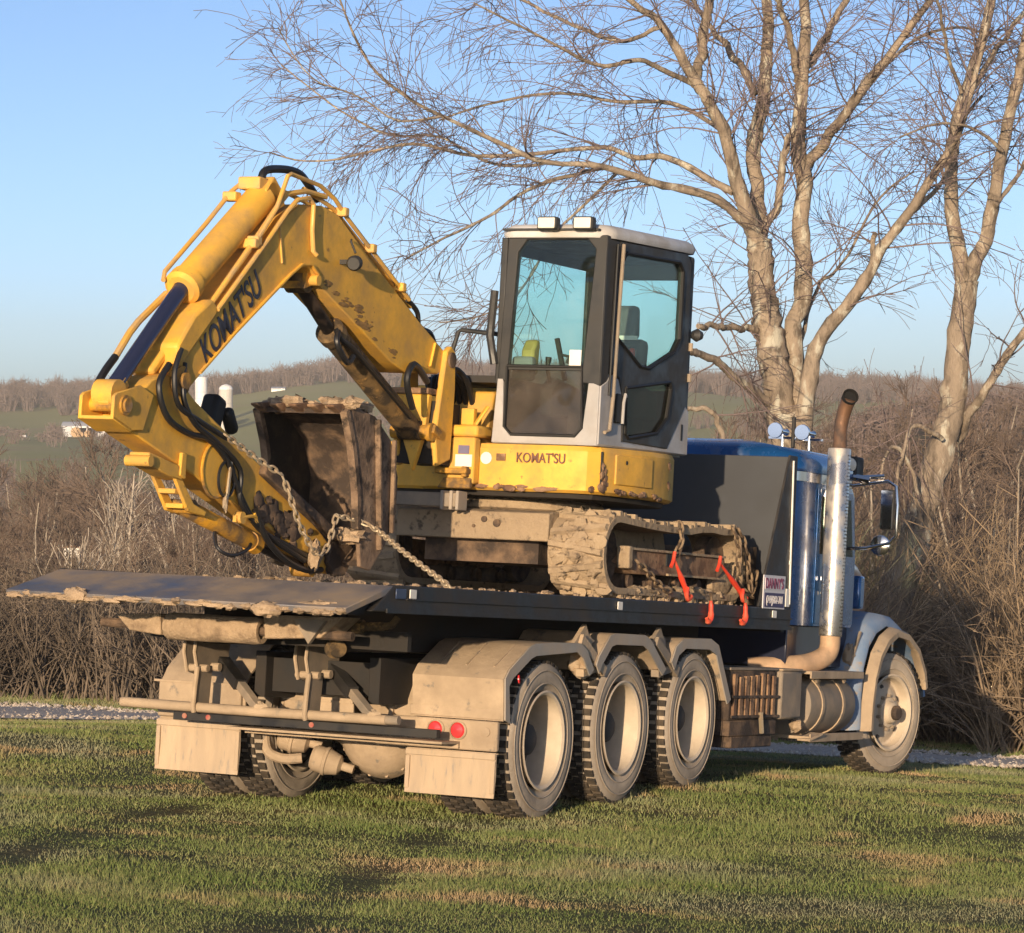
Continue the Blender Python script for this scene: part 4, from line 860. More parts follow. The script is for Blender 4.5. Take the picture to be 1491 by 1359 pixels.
door = holed(UP, [W1, W2], 'y', CY0 - .012, CY0 + .03).build('door', 'cab_black', cab, .006, smooth=30)
b = B(); b.prism([(1.37, 3.055), (1.50, 3.035), (1.575, 2.92), (1.605, 2.595), (2.44, 2.595), (2.765, 2.94), (2.84, 2.90), (2.85, 2.58), (1.205, 2.55), (1.205, 2.96), (1.30, 3.0)], 'y', CY0 - .006, CY0 + .03); b.build('side_panel', 'cab_grey', cab, .006)
b = B(); b.prism(W1, 'y', CY0 + .004, CY0 + .01); b.build('window', 'glass', door)
b = B(); b.prism(W2, 'y', CY0 + .004, CY0 + .01); b.build('window', 'glass_green', door)
rim_loop([(x, CY0 - .014, z) for x, z in W1], .014, 'window_seal', 'seal', door); rim_loop([(x, CY0 - .014, z) for x, z in W2], .014, 'window_seal', 'seal', door)
b = B(); b.tube([(1.42, CY0 - .03, 3.98), (1.38, CY0 - .035, 3.5), (1.355, CY0 - .035, 2.9), (1.33, CY0 - .03, 2.66), (1.27, CY0 - .02, 2.64)], .014, 8); b.build('door_rail', 'plate_grey', door)
b = B(); b.tube([(1.34, CY0 - .02, 3.97), (1.31, CY0 - .03, 3.5), (1.29, CY0 - .03, 2.9)], .010, 8); b.build('door_seal', 'seal', door)
b = B(); b.box(1.44, 1.53, CY0 - .03, CY0 - .012, 2.72, 2.93); hp = b.build('handle_recess', 'seal', door, .01)
b = B(); b.tube([(1.62, CY0 - .02, 2.92), (1.57, CY0 - .035, 2.93), (1.545, CY0 - .035, 2.87), (1.54, CY0 - .035, 2.72)], .012, 8); b.build('handle', 'cab_grey', hp)
b = B(); b.box(2.70, 2.73, CY0 - .010, CY0 - .006, 2.68, 2.80); b.build('vent_slot', 'seal', cab)
for z in (3.12, 3.35): 
    b = B(); b.cyl((2.78, CY0 - .02, z), (2.78, CY0 - .02, z + .06), .018, n=8); b.build('door_hinge', 'plate_grey', door)
b = B(); b.lathe([(0, 0), (.03, .01), (.05, .05), (.03, .09), (0, .1)], (2.85, CY0 + .01, 3.48), (.8, -.6, 0), 12); b.build('mirror', 'cab_black', cab)
b = B(); b.tube([(1.19, -.125, 3.1), (1.17, -.09, 3.3), (1.19, -.10, 3.62)], .03, 8); b.build('side_mirror', 'cab_black', cab)
# rear and far sides of the cab: window frames
far = holed([(1.25, 2.56), (1.25, 4.0), (2.82, 4.04), (2.82, 2.56)], [[(1.36, 3.02), (1.38, 3.90), (2.68, 3.93), (2.68, 3.02)]], 'y', CY1 - .03, CY1).build('far_side', 'cab_black', cab, .005)
b = B(); b.box(1.36, 2.68, CY1 - .018, CY1 - .012, 3.02, 3.92); b.build('window', 'glass', far)
rear = holed([(CY0 + .05, 2.58), (CY0 + .05, 4.03), (CY1 - .05, 4.03), (CY1 - .05, 2.58)], [[(CY0 + .10, 3.05), (CY0 + .10, 3.88), (CY1 - .10, 3.88), (CY1 - .10, 3.05)]], 'x', CX1 - .07, CX1 - .03).build('rear_side', 'cab_black', cab, .005)
b = B(); b.box(CX1 - .055, CX1 - .05, CY0 + .10, CY1 - .10, 3.05, 3.88); b.build('window', 'glass', rear)
b = B(); b.box(1.25, 2.80, CY0 + .03, CY1 - .03, 2.56, 2.60); b.build('floor', 'interior', cab)
# seat and controls
b = B(); b.box(1.95, 2.42, -.78, -.36, 2.62, 2.86); st_ = b.build('seat', 'seat_grey', cab, .04)
b = B(); b.prism([(2.28, 2.84), (2.36, 3.40), (2.50, 3.40), (2.44, 2.82)], 'y', -.77, -.37); b.build('backrest', 'seat_grey', st_, .05)
b = B(); b.prism([(2.36, 3.40), (2.40, 3.64), (2.48, 3.66), (2.50, 3.40)], 'y', -.69, -.45); b.build('headrest', 'seat_grey', st_, .04)
b = B(); b.box(2.345, 2.36, -.72, -.42, 3.39, 3.42); b.build('seat_tag', 'white_mark', st_)
for yy in (-.86, -.29):
    b = B(); b.prism([(1.75, 2.78), (2.35, 2.80), (2.35, 3.0), (1.85, 3.06), (1.72, 2.98)], 'y', yy - .05, yy + .05); cs = b.build('control_console', 'interior', cab, .02)
    b = B(); b.tube([(1.78, yy, 3.02), (1.74, yy, 3.12), (1.75, yy, 3.2)], [.015, .015, .025], 8); b.build('joystick', 'seal', cs)
b = B(); b.prism([(1.40, 3.05), (1.40, 3.22), (1.46, 3.30), (1.52, 3.30), (1.50, 3.05)], 'y', -.33, -.23); b.build('side_console', 'interior_yellow', cab, .02)
b = B(); b.box(1.32, 1.40, -.36, -.20, 3.0, 3.17); b.build('monitor', 'interior', cab, .02)
b = B(); b.bar((1.55, -.44, 3.32), (1.55, -.52, 3.02), .03, .03); b.bar((1.5, -.5, 3.2), (1.5, -.6, 3.18), .02, .02); b.bar((1.45, -.72, 3.10), (1.45, -.58, 3.16), .05, .05); b.build('travel_lever', 'seal', cab)
b = B(); b.box(2.0, 2.05, -.84, -.81, 3.18, 3.30); b.build('lever_knob', 'red_paint', cab, .01)
# --- swing post
b = B(); b.prism([(.80, 2.34), (.74, 2.55), (.80, 2.84), (.86, 3.16), (.93, 3.20), (1.0, 3.16), (1.02, 2.9), (1.0, 2.40)], 'y', .085, .13); sp = b.build('swing_post', 'yellow', exc, .012)
b = B(); b.prism([(.80, 2.34), (.74, 2.55), (.80, 2.84), (.86, 3.16), (.93, 3.20), (1.0, 3.16), (1.02, 2.9), (1.0, 2.40)], 'y', .375, .42); b.build('cheek_plate', 'yellow', sp, .012)
b = B(); b.prism([(.13, 2.84), (.42, 2.84), (.36, 2.62), (.28, 2.42), (.24, 2.30), (.20, 2.42), (.15, 2.60)], 'x', .70, .76); b.build('front_web', 'yellow', sp, .01)
b = B(); b.box(.68, .92, .13, .42, 2.842, 2.885); b.build('web_top', 'rust', sp, .01)
b = B(); b.box(.78, 1.18, .12, .40, 2.36, 2.80); b.build('post_core', 'frame_black', sp)
b = B(); b.cyl((.93, .07, 3.10), (.93, .44, 3.10), .055, n=18); b.build('boom_foot_pin', 'rust_dark', sp)
b = B(); b.cyl((.70, .12, 2.575), (.70, .40, 2.575), .05, n=18); b.cyl((.70, .085, 2.575), (.70, .12, 2.575), .065, n=18); b.build('cylinder_pin', 'yellow_dirty', sp)
b = B(); b.bar((.69, .075, 2.60), (.80, .075, 2.56), .02, .06); b.build('pin_retainer', 'yellow_dirty', sp)
# --- boom
BN, BF = .12, .38
BOOM = [(.31, 2.957), (.80, 2.99), (.95, 3.06), (.93, 3.14), (.46, 3.335), (-.385, 3.712), (-.78, 3.905), (-1.0, 3.935), (-1.295, 3.905), (-1.534, 3.785), (-1.704, 3.635), (-2.366, 3.07), (-2.66, 2.83), (-2.76, 2.70), (-2.72, 2.60), (-2.60, 2.57), (-2.433, 2.70), (-2.054, 2.98), (-1.394, 3.42), (-1.25, 3.50), (-1.15, 3.515), (-1.06, 3.47), (-.98, 3.41), (-.385, 3.186), (.076, 3.011)]
b = B(); b.prism(BOOM, 'y', BN, BF); boom = b.build('boom', 'yellow', exc, .010, smooth=30)
def rim_strip(poly_pts, y, w, name, mat, parent):
    b = B()
    for p, q in zip(poly_pts[:-1], poly_pts[1:]): b.bar((p[0], y, p[1]), (q[0], y, q[1]), .012, w, (0, 1, 0))
    return b.build(name, mat, parent)
rim_strip([(-2.45, 2.715), (-2.054, 3.0), (-1.394, 3.44), (-1.25, 3.522), (-1.13, 3.535), (-1.03, 3.48)], BN - .006, .03, 'boom_flange', 'yellow', boom)
rim_strip([(-1.56, 3.72), (-1.50, 3.50)], BN - .004, .012, 'weld_seam', 'yellow_pipe', boom)
b = B(); b.bar((.66, BN - .006, 3.03), (.72, BN - .006, 3.20), .02, .012); b.build('rib', 'yellow', boom)
text("KOMAT'SU", .25, axes((-2.10, BN - .004, 3.085), (.665, 0, .545), (-.545, 0, .665)), 'letter_navy', boom, bold=.012, xs=.68, depth=.002, shear=.1)
b = B()
for i in range(34):
    t = random.random() ** .8; x = -.95 + 1.1 * t; z = np.interp(x, [-.98, -.385, .15], [3.44, 3.215, 3.02]) + abs(random.gauss(0, .045)); r = random.uniform(.008, .032)
    b.blob((x, BN - .001, z), (r * 2.2, .003, r * .5), 1500 + i, 9, 5, .45)
b.build('grime', 'boom_grime', boom, kind='stuff')
b = B(); b.prism([(-1.0, 3.42), (-1.13, 3.38), (-1.10, 3.52), (-.98, 3.53)], 'y', BN + .03, BF - .03); b.build('cylinder_lug', 'yellow_dirty', boom)
b = B(); b.cyl((-1.05, BN - .03, 3.44), (-1.05, BF + .03, 3.44), .035, n=14); b.build('lug_pin', 'yellow', boom)
b = B(); b.cyl((-2.66, BN - .02, 2.65), (-2.66, BF + .02, 2.65), .09, n=22); b.cyl((-2.66, BN - .05, 2.65), (-2.66, BN - .02, 2.65), .05, n=18); b.build('boom_end_pin', 'yellow_dirty', boom)
# work light on the boom side
b = B(); b.lathe([(0, 0), (.035, .005), (.05, .03), (.052, .07), (.04, .09), (0, .09)], (-.70, BN - .11, 3.60), (-.9, -.25, -.2), 16); wl2 = b.build('boom_light', 'cab_black', boom)
b = B(); b.tube([(-.70, BN - .10, 3.66), (-.70, BN - .06, 3.74), (-.62, BN - .02, 3.76)], .008, 6); b.bar((-.72, BN, 3.60), (-.72, BN - .12, 3.60), .02, .03); b.build('light_bracket', 'cab_black', wl2)
# pipes and hoses along the boom
def pipe(name, pts, r, mat, parent, sub=0): b = B(); b.tube(pts, r, 8, sub); return b.build(name, mat, parent)
pipe('hydraulic_pipe', [(-2.30, .10, 3.12), (-1.73, .10, 3.62), (-1.50, .10, 3.83), (-1.38, .10, 3.92), (-1.22, .10, 3.955), (-1.16, .10, 3.92), (-1.16, .10, 3.75), (-1.13, .10, 3.62), (-1.10, .09, 3.60)], .016, 'yellow_pipe', boom)
pipe('hydraulic_pipe', [(-2.34, .12, 3.16), (-1.78, .13, 3.66), (-1.56, .13, 3.87), (-1.46, .13, 3.95), (-1.22, .13, 4.0), (-.95, .13, 4.0)], .018, 'yellow_pipe', boom)
pipe('hydraulic_pipe', [(-1.85, .10, 3.62), (-1.62, .11, 3.84), (-1.50, .11, 4.06), (-1.44, .12, 4.08), (-1.05, .12, 4.06), (-.84, .12, 4.0), (-.66, .12, 3.90), (.30, .12, 3.46)], .015, 'yellow_pipe', boom)
pipe('hydraulic_pipe', [(-1.20, .16, 4.02), (-.80, .16, 3.95), (.40, .16, 3.42)], .015, 'yellow_pipe', boom)
pipe('hydraulic_pipe', [(-1.20, .30, 4.0), (-.80, .30, 3.96), (.40, .30, 3.42)], .015, 'yellow_pipe', boom)
for x, z in ((-.72, 3.93), (-.30, 3.74), (.16, 3.53), (-1.85, 3.60), (-1.88, 3.58)):
    b = B(); b.box(x - .03, x + .03, .085, .34, z - .03, z + .03); b.build('pipe_clamp', 'yellow_pipe', boom, .01)
pipe('hose', [(-1.60, .25, 3.98), (-1.56, .25, 4.08), (-1.36, .25, 4.125), (-1.16, .23, 4.13), (-1.03, .22, 4.07), (-.92, .2, 3.98)], .026, 'hose', boom, 5)
pipe('hose', [(.30, .14, 3.46), (.42, .15, 3.43), (.50, .15, 3.38), (.52, .15, 3.28)], .018, 'hose', boom, 4)
pipe('hose', [(.62, .22, 3.27), (.80, .22, 3.28), (.90, .22, 3.20), (.96, .22, 3.05)], .03, 'hose', boom, 4)
# boom cylinder
def cylinder(name, p0, p1, p2, r, mat, rodmat, rr):
    p0, p1, p2 = Vector(p0), Vector(p1), Vector(p2); d = (p1 - p0).normalized(); L = (p1 - p0).length
    b = B(); b.lathe([(0, 0), (r*.75, 0), (r, .03), (r, L - .10), (r*1.15, L - .10), (r*1.18, L - .02), (r*.9, L), (rr, L)], p0, d, 22); c = b.build(name, mat, exc)
    b = B(); b.cyl(p1 - d * .02, p2, rr, n=16); b.build('piston_rod', rodmat, c)
    b = B(); s = Vector((0, 1, 0)); b.cyl(p2 - s * .07, p2 + s * .07, rr * 1.7, n=16); b.build('rod_eye', mat, c)
    b = B(); b.cyl(p0 - s * .08, p0 + s * .08, r * .8, n=16); b.build('base_eye', mat, c); return c
bc = cylinder('boom_cylinder', (.68, .25, 2.585), (-.60, .25, 3.17), (-1.04, .25, 3.44), .085, 'cyl_mud', 'cyl_rod_dark', .048)
pipe('cylinder_pipe', [(.45, .14, 2.66), (-.45, .14, 3.06), (-.62, .14, 3.10), (-.66, .16, 3.16)], .018, 'hose', bc)
pipe('hose', [(-.45, .13, 3.0), (-.55, .12, 2.95), (-.70, .12, 3.06), (-.66, .14, 3.14)], .02, 'hose', bc, 4)
pipe('hose', [(.40, .10, 2.72), (.25, .08, 2.90), (.35, .08, 3.02), (.6, .1, 2.92)], .024, 'hose', bc, 4)
# stick cylinder on top of the boom
sc_ = cylinder('stick_cylinder', (-1.56, .25, 3.93), (-2.50, .25, 3.22), (-3.24, .25, 2.52), .10, 'yellow', 'cyl_rod_blue', .052)
b = B(); b.prism([(-1.62, 3.78), (-1.66, 3.95), (-1.56, 4.05), (-1.46, 3.98), (-1.40, 3.88)], 'y', .17, .33); b.build('cylinder_bracket', 'yellow', sc_, .01)
pipe('cylinder_pipe', [(-1.64, .36, 4.0), (-1.75, .37, 3.93), (-2.05, .37, 3.68), (-2.50, .37, 3.33), (-2.56, .34, 3.27)], .015, 'yellow_pipe', sc_)
pipe('cylinder_pipe', [(-2.45, .38, 3.20), (-2.75, .38, 3.0), (-2.86, .37, 2.92), (-3.02, .36, 2.76)], .022, 'yellow_pipe', sc_)
b = B(); b.box(-1.70, -1.56, .20, .36, 3.95, 4.03); b.box(-1.82, -1.74, .30, .40, 3.86, 3.92); b.build('port_block', 'yellow_pipe', sc_, .01)
pipe('hose', [(-3.02, .36, 2.76), (-3.15, .36, 2.64), (-3.22, .36, 2.52), (-3.1, .34, 2.48)], .024, 'hose', sc_, 4)
# cover along the boom under the cylinder
b = B(); b.prism([(-2.56, 3.06), (-2.74, 2.86), (-2.70, 2.72), (-2.30, 3.08), (-2.28, 3.14), (-2.36, 3.18)], 'y', .10, .40); b.build('boom_shield', 'yellow', boom, .02)
b = B(); b.prism([(-2.40, 3.14), (-2.86, 2.70), (-2.82, 2.66), (-2.33, 3.08)], 'y', .20, .34); b.build('hose_guard', 'yellow', boom, .02)
# --- stick
SN, SF = .14, .34
STICK = [(-3.20, 2.32), (-2.573, 2.142), (-2.252, 2.047), (-1.409, 1.80), (-.592, 1.545), (-.42, 1.545), (-.46, 1.645), (-.72, 1.80), (-1.402, 2.13), (-2.04, 2.385), (-2.432, 2.545), (-2.63, 2.66), (-2.80, 2.68), (-2.95, 2.63), (-3.12, 2.50)]
b = B(); b.prism(STICK, 'y', SN, SF); stick = b.build('stick', 'yellow', exc, .010, smooth=30)
for y in (SN - .022, SF):
    b = B(); b.prism([(-3.36, 2.52), (-3.385, 2.50), (-3.39, 2.366), (-3.20, 2.31), (-3.05, 2.32), (-2.95, 2.54), (-3.10, 2.585)], 'y', y, y + .022); b.build('clevis_plate', 'yellow', stick, .005)
b = B(); b.prism([(-3.39, 2.364), (-3.385, 2.385), (-3.18, 2.325), (-3.18, 2.30)], 'y', SN - .022, SF + .022); b.build('clevis_floor', 'yellow', stick, .004)
b = B(); b.bar((-3.375, SN + .03, 2.37), (-3.375, SN + .03, 2.51), .02, .02); b.build('clevis_rib', 'yellow', stick, .004)
b = B(); b.cyl((-3.27, SN - .05, 2.455), (-3.27, SF + .05, 2.455), .042, n=18); b.cyl((-3.27, SN - .035, 2.455), (-3.27, SN - .022, 2.455), .06, n=18); b.build('clevis_pin', 'yellow_dirty', stick)
b = B(); b.bar((-3.30, .24, 2.44), (-3.12, .24, 2.61), .08, .08); b.build('rod_end', 'yellow', sc_, .01)
b = B(); b.cyl((-2.16, SN - .014, 2.14), (-2.16, SN, 2.14), .165, n=36); dc = b.build('shadow_disc', 'yellow', stick, .003)  # raised disc added to draw a round shadow on the stick
b = B(); b.tube([(-2.16 + .172*math.cos(2*PI*i/32), SN - .012, 2.14 + .172*math.sin(2*PI*i/32)) for i in range(33)], .010, 6); b.build('shadow_ring', 'yellow_dirty', dc)  # dirty-yellow ring draws the outline of that shadow
b = B(); b.tube([(-2.05 + .10*math.cos(2*PI*i/24), SN - .025, 2.09 + .11*math.sin(2*PI*i/24)) for i in range(25)], .010, 6); b.build('hose_loop', 'hose', dc)
b = B(); b.bar((-2.02, SN - .035, 2.20), (-2.05, SN - .035, 1.95), .012, .02); b.blob((-2.07, SN - .04, 1.94), (.02, .015, .05), 9); b.build('tie_strap', 'chain', dc)
# brackets under the stick
b = B(); b.prism([(-2.96, 2.20), (-2.60, 2.14), (-2.56, 2.05), (-2.72, 2.07), (-2.98, 2.13)], 'y', SN - .02, SN + .12); b.build('bracket', 'yellow', stick, .008)
b = B(); b.cyl((-2.97, SN - .04, 2.145), (-2.97, SN + .13, 2.145), .034, n=12); b.build('bracket_pin', 'yellow', stick)
b = B(); b.prism([(-2.60, 2.22), (-2.545, 2.22), (-2.545, 2.06), (-2.61, 2.08)], 'y', SN - .03, SN - .005); b.build('bracket_tab', 'yellow', stick, .006)
for y in (SN - .01, SN + .14):
    b = B(); b.prism([(-2.66, 2.09), (-2.58, 2.09), (-2.40, 1.92), (-2.24, 1.88), (-2.26, 1.845), (-2.46, 1.87)], 'y', y, y + .025); b.build('cylinder_ear', 'yellow', stick, .006)
for x, z in ((-2.52, 1.985), (-2.42, 1.90)):
    b = B(); b.box(x - .07, x + .07, SN + .016, SN + .139, z - .015, z + .015); b.build('ear_web', 'yellow', stick, .005)
for x, z in ((-1.86, 1.86), (-1.68, 1.87)):
    b = B(); b.cyl((x, SN - .05, z), (x, SN - .002, z), .038, n=14); b.box(x - .05, x + .05, SN - .03, SN - .005, z - .03, z + .012); b.build('grease_fitting', 'yellow', stick)
b = B(); b.tube([(-1.86, SN - .04, 1.86), (-1.76, SN - .05, 1.875), (-1.66, SN - .04, 1.87)], .012, 6); b.build('grease_line', 'yellow', stick)
# bucket cylinder and hoses
kc = cylinder('bucket_cylinder', (-2.36, .23, 1.90), (-1.42, .23, 1.70), (-.78, .24, 1.575), .056, 'yellow_dirty', 'cyl_rod_dark', .034)
pipe('hose', [(-2.78, .13, 2.74), (-2.90, .12, 2.60), (-2.80, .11, 2.42), (-2.55, .11, 2.34), (-2.30, .11, 2.32), (-2.05, .115, 2.20), (-1.85, .115, 1.98), (-1.60, .115, 1.80), (-1.2, .115, 1.70), (-.8, .12, 1.62)], .020, 'hose', stick, 5)
pipe('hose', [(-2.62, .12, 2.76), (-2.66, .09, 2.55), (-2.50, .09, 2.40), (-2.2, .10, 2.30), (-1.9, .11, 2.16), (-1.86, .11, 1.95), (-1.5, .105, 1.76), (-1.0, .11, 1.62)], .018, 'hose', stick, 5)
pipe('hose', [(-2.70, .10, 2.84), (-2.78, .09, 2.68), (-2.72, .085, 2.50), (-2.45, .09, 2.42), (-2.1, .1, 2.34)], .017, 'hose', stick, 5)
pipe('hose', [(-1.70, .10, 1.92), (-1.55, .09, 1.74), (-1.30, .09, 1.62), (-1.0, .1, 1.56), (-.75, .12, 1.57)], .020, 'hose', stick, 5)
pipe('hose', [(-1.98, .22, 1.76), (-2.05, .15, 1.66), (-1.96, .10, 1.62), (-1.78, .10, 1.66), (-1.66, .14, 1.70)], .012, 'hose', stick, 5)
b = B()
for i in range(22): b.blob((random.uniform(-1.5, -.45), SN - .01, 0), (0, 0, 0), i)
b = B()
for i in range(26):
    x = random.uniform(-1.6, -.5); z = np.interp(x, [-1.6, -.5], [1.93, 1.60]) + random.uniform(-.08, .1); r = random.uniform(.02, .06); b.blob((x, SN - .005, z), (r*1.4, .02, r), 900 + i, 8, 5, .4)
b.build('grease_and_mud', 'rust_dark', stick, kind='stuff')
# --- bucket, fully curled; shade inside it is put into the dark shell and far plate
BKN, BKF = -.09, .59
SIDE = [(-.66, 1.86), (-.70, 2.10), (-.80, 2.40), (-.90, 2.59), (-.78, 2.64), (-.50, 2.60), (-.26, 2.46), (-.13, 2.22), (-.13, 1.98), (-.26, 1.76), (-.46, 1.58), (-.60, 1.60)]
BACK = SIDE[3:]
b = B(); b.sheet([(-.92, 2.60), (-.78, 2.625), (-.50, 2.58), (-.28, 2.45), (-.15, 2.22), (-.15, 1.98), (-.28, 1.77), (-.50, 1.62)], .03, 'y', BKN + .02, BKF - .02); bk = b.build('bucket', 'rust_dark', exc)
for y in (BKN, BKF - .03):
    b = B(); b.prism(SIDE, 'y', y, y + .03); b.build('side_plate', 'bucket_steel' if y < 0 else 'bucket_shade', bk, .008)
    b = B(); pts = [(-.655, 1.85), (-.695, 2.10), (-.795, 2.40), (-.91, 2.61)]
    for p, q in zip(pts[:-1], pts[1:]): b.bar((p[0], y + .015, p[1]), (q[0], y + .015, q[1]), .045, .05, (0, 1, 0))
    b.build('side_cutter', 'bucket_steel', bk)
for i in range(5):
    y = BKN + .06 + i * .14; b = B(); b.prism([(-.88, 2.58), (-1.03, 2.62), (-1.04, 2.635), (-.84, 2.66)], 'y', y - .03, y + .03); b.build('tooth', 'rust', bk, .008)
b = B()
for i in range(40): r = random.uniform(.02, .07); b.blob((random.uniform(-.92, -.5), random.uniform(BKN, BKF), 2.645 + random.uniform(-.02, .03)), (r*1.2, r*1.3, r*.6), 1000 + i, 8, 5, .45)
b.build('packed_dirt', 'mud', bk, kind='stuff')
for y in (.10, .36):
    b = B(); b.prism([(-.70, 1.62), (-.62, 1.84), (-.40, 1.78), (-.30, 1.70), (-.45, 1.54), (-.60, 1.53)], 'y', y, y + .035); b.build('bucket_ear', 'rust_dark', bk, .01)
for y in (BKN - .02,):
    b = B(); b.bar((-.50, y, 2.58), (-.38, y, 1.72), .03, .04, (0, 1, 0)); b.bar((-.25, y, 2.46), (-.22, y, 1.84), .03, .03, (0, 1, 0)); b.build('side_rib', 'bucket_steel', bk, .006)
b = B(); b.bar((-1.60, .12, 2.18), (-.72, .06, 1.80), .06, .07); b.bar((-1.60, .38, 2.18), (-.72, .38, 1.80), .06, .07); b.build('bucket_link', 'rust_dark', exc, .01)
b = B(); b.blob((-.62, .0, 1.80), (.10, .12, .05), 31, 12, 7, .3); b.blob((-.95, .06, 1.66), (.05, .05, .09), 32, 9, 6, .3); b.build('dirt_clump', 'mud', exc)
b = B(); b.bar((-1.85, .40, 2.36), (-1.75, .40, 2.62), .12, .14); b.bar((-1.70, .35, 2.55), (-1.60, .35, 2.40), .08, .08); b.build('coupler', 'seal', stick, .03)

# ------------------------------------------------------------------ chains and binders (things of their own)
def make_link():
    b = B(); a, c, r = .030, .016, .0075; pts = []
    for i in range(16):
        t = 2*PI*i/16; pts.append((a*math.cos(t) + (.008 if math.cos(t) > 0 else -.008), c*math.sin(t), 0))
    b.tube(pts + [pts[0]], r, 6); return b
link_o = make_link().build('link', 'chain', None); LINK = link_o.data; bpy.data.objects.remove(link_o)
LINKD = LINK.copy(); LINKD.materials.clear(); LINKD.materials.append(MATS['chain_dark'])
def chain(label, paths, me=LINK, sc=1.0, group=None):
    base = Vector(paths[0][-1]); root = thing('chain', label, 'chain', base, group); step = .055 * sc
    for path in paths:
        P = [Vector(p) for p in path]; Q = []
        for i in range(len(P) - 1):                      # smooth
            a, b_, c, d = P[max(i-1,0)], P[i], P[i+1], P[min(i+2,len(P)-1)]
            for k in range(10):
                t = k / 10; Q.append(.5*((2*b_)+(c-a)*t+(2*a-5*b_+4*c-d)*t*t+(3*b_-a-3*c+d)*t**3))
        Q.append(P[-1]); Ls = [0]
        for i in range(len(Q)-1): Ls.append(Ls[-1] + (Q[i+1]-Q[i]).length)
        n = max(2, int(Ls[-1] / step))
        for j in range(n):
            s = Ls[-1] * (j + .5) / n; i = max(q for q in range(len(Q)-1) if Ls[q] <= s); d = (Q[i+1]-Q[i]).normalized(); p = Q[i] + d * (s - Ls[i])
            a, b_ = frame_of(d); tw = (PI/2 if j % 2 else 0) + .6 + random.uniform(-.15, .15); y = a*math.cos(tw) + b_*math.sin(tw); z = d.cross(y)
            o = link('link', me, None, root, off=Vector())
            o.matrix_local = Matrix.Translation(p - base) @ Matrix(((d.x, y.x, z.x, 0), (d.y, y.y, z.y, 0), (d.z, y.z, z.z, 0), (0, 0, 0, 1))) @ Matrix.Scale(sc, 4)
    return root
chain('long pale tie-down chain looped over the stick and bucket to the bed edge', [
    [(-2.16, .08, 2.36), (-1.85, .06, 2.255), (-1.56, .0, 2.15)],
    [(-1.56, .0, 2.15), (-1.50, -.02, 2.05), (-1.36, -.03, 1.86), (-1.18, -.03, 1.71), (-1.06, -.03, 1.665), (-.96, -.03, 1.72), (-.84, -.02, 1.925)],
    [(-.84, -.02, 1.925), (-.62, -.16, 1.87), (-1.10, -.68, 1.69), (-1.50, -1.14, 1.53), (-1.58, -1.235, 1.49)]], sc=1.0)
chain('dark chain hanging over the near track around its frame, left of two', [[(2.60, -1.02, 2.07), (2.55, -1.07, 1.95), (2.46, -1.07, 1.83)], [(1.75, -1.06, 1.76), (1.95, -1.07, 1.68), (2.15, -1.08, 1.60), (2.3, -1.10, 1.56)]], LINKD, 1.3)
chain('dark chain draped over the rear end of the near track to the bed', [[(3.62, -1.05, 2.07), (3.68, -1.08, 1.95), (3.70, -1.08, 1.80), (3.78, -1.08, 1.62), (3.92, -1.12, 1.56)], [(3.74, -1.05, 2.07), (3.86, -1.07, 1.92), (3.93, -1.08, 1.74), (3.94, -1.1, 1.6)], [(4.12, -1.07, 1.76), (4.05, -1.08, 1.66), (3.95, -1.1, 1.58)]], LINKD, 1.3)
def binder(label, p0, p1, h0, h1):
    root = thing('chain_binder', label, 'chain binder', p1, 'red chain binders'); p0, p1 = Vector(p0), Vector(p1); d = p1 - p0
    b = B(); b.tube([p0, p0 + d*.35, p0 + d*.55, p0 + d*.8, p1], [.009, .013, .022, .019, .025], 10); b.build('lever', 'red_paint', root)
    b = B(); b.tube([p0 + Vector((-.05, 0, -.06)), p0 + Vector((-.01, 0, -.015)), p0 + Vector((.01, 0, .05))], .014, 8); b.build('jaw', 'red_paint', root)
    b = B(); b.tube([p1 + Vector((-.03, -.01, .04)), p1 + Vector((-.05, -.015, -.01)), p1 + Vector((-.01, -.015, -.045)), p1 + Vector((.04, -.015, -.02))], .018, 8, 3); b.build('hook', 'red_paint', root)
def grab_hook(label, p, s=1):
    root = thing('grab_hook', label, 'hook', p, 'red grab hooks on the bed rail'); x, y, z = p
    b = B(); b.tube([(x + .01*s, y, z + .07), (x + .02*s, y, z + .02), (x + .02*s, y, z - .05), (x - .02*s, y, z - .085), (x - .06*s, y, z - .06)], [.012, .018, .024, .022, .012], 8, 3); b.build('hook_body', 'red_paint', root)
    b = B(); b.tube([(x + .0*s, y, z + .13), (x + .02*s, y, z + .09), (x + .03*s, y, z + .04)], .012, 8); b.build('hook_shank', 'chain_dark', root)
binder('red lever chain binder leaning on the track beside the left chain', (2.37, -1.09, 1.80), (2.56, -1.13, 1.555), 0, 0)
binder('red lever chain binder at the rear end of the near track', (3.28, -1.09, 1.80), (3.66, -1.14, 1.57), 0, 0)
grab_hook('red grab hook on the bed rail below the left chain binder', (2.66, -1.275, 1.44))
grab_hook('red grab hook on the bed rail below the right chain binder', (3.36, -1.275, 1.44), 1.2)
b = B()
for i in range(34):
    x = random.uniform(-2.2, 4.2); r = random.uniform(.006, .02); b.blob((x, random.uniform(YN + .03, YN + .2), 1.487 + r*.3), (r*1.5, r, r*.7), 1200 + i, 7, 5, .4)
for i in range(60):
    x = random.uniform(-1.2, 1.2); r = random.uniform(.008, .03); b.blob((x, random.uniform(-.9, .9), 1.487 + r*.3), (r*1.5, r*1.3, r*.6), 1300 + i, 7, 5, .4)
b.build('loose_dirt', 'mud', deck, kind='stuff')

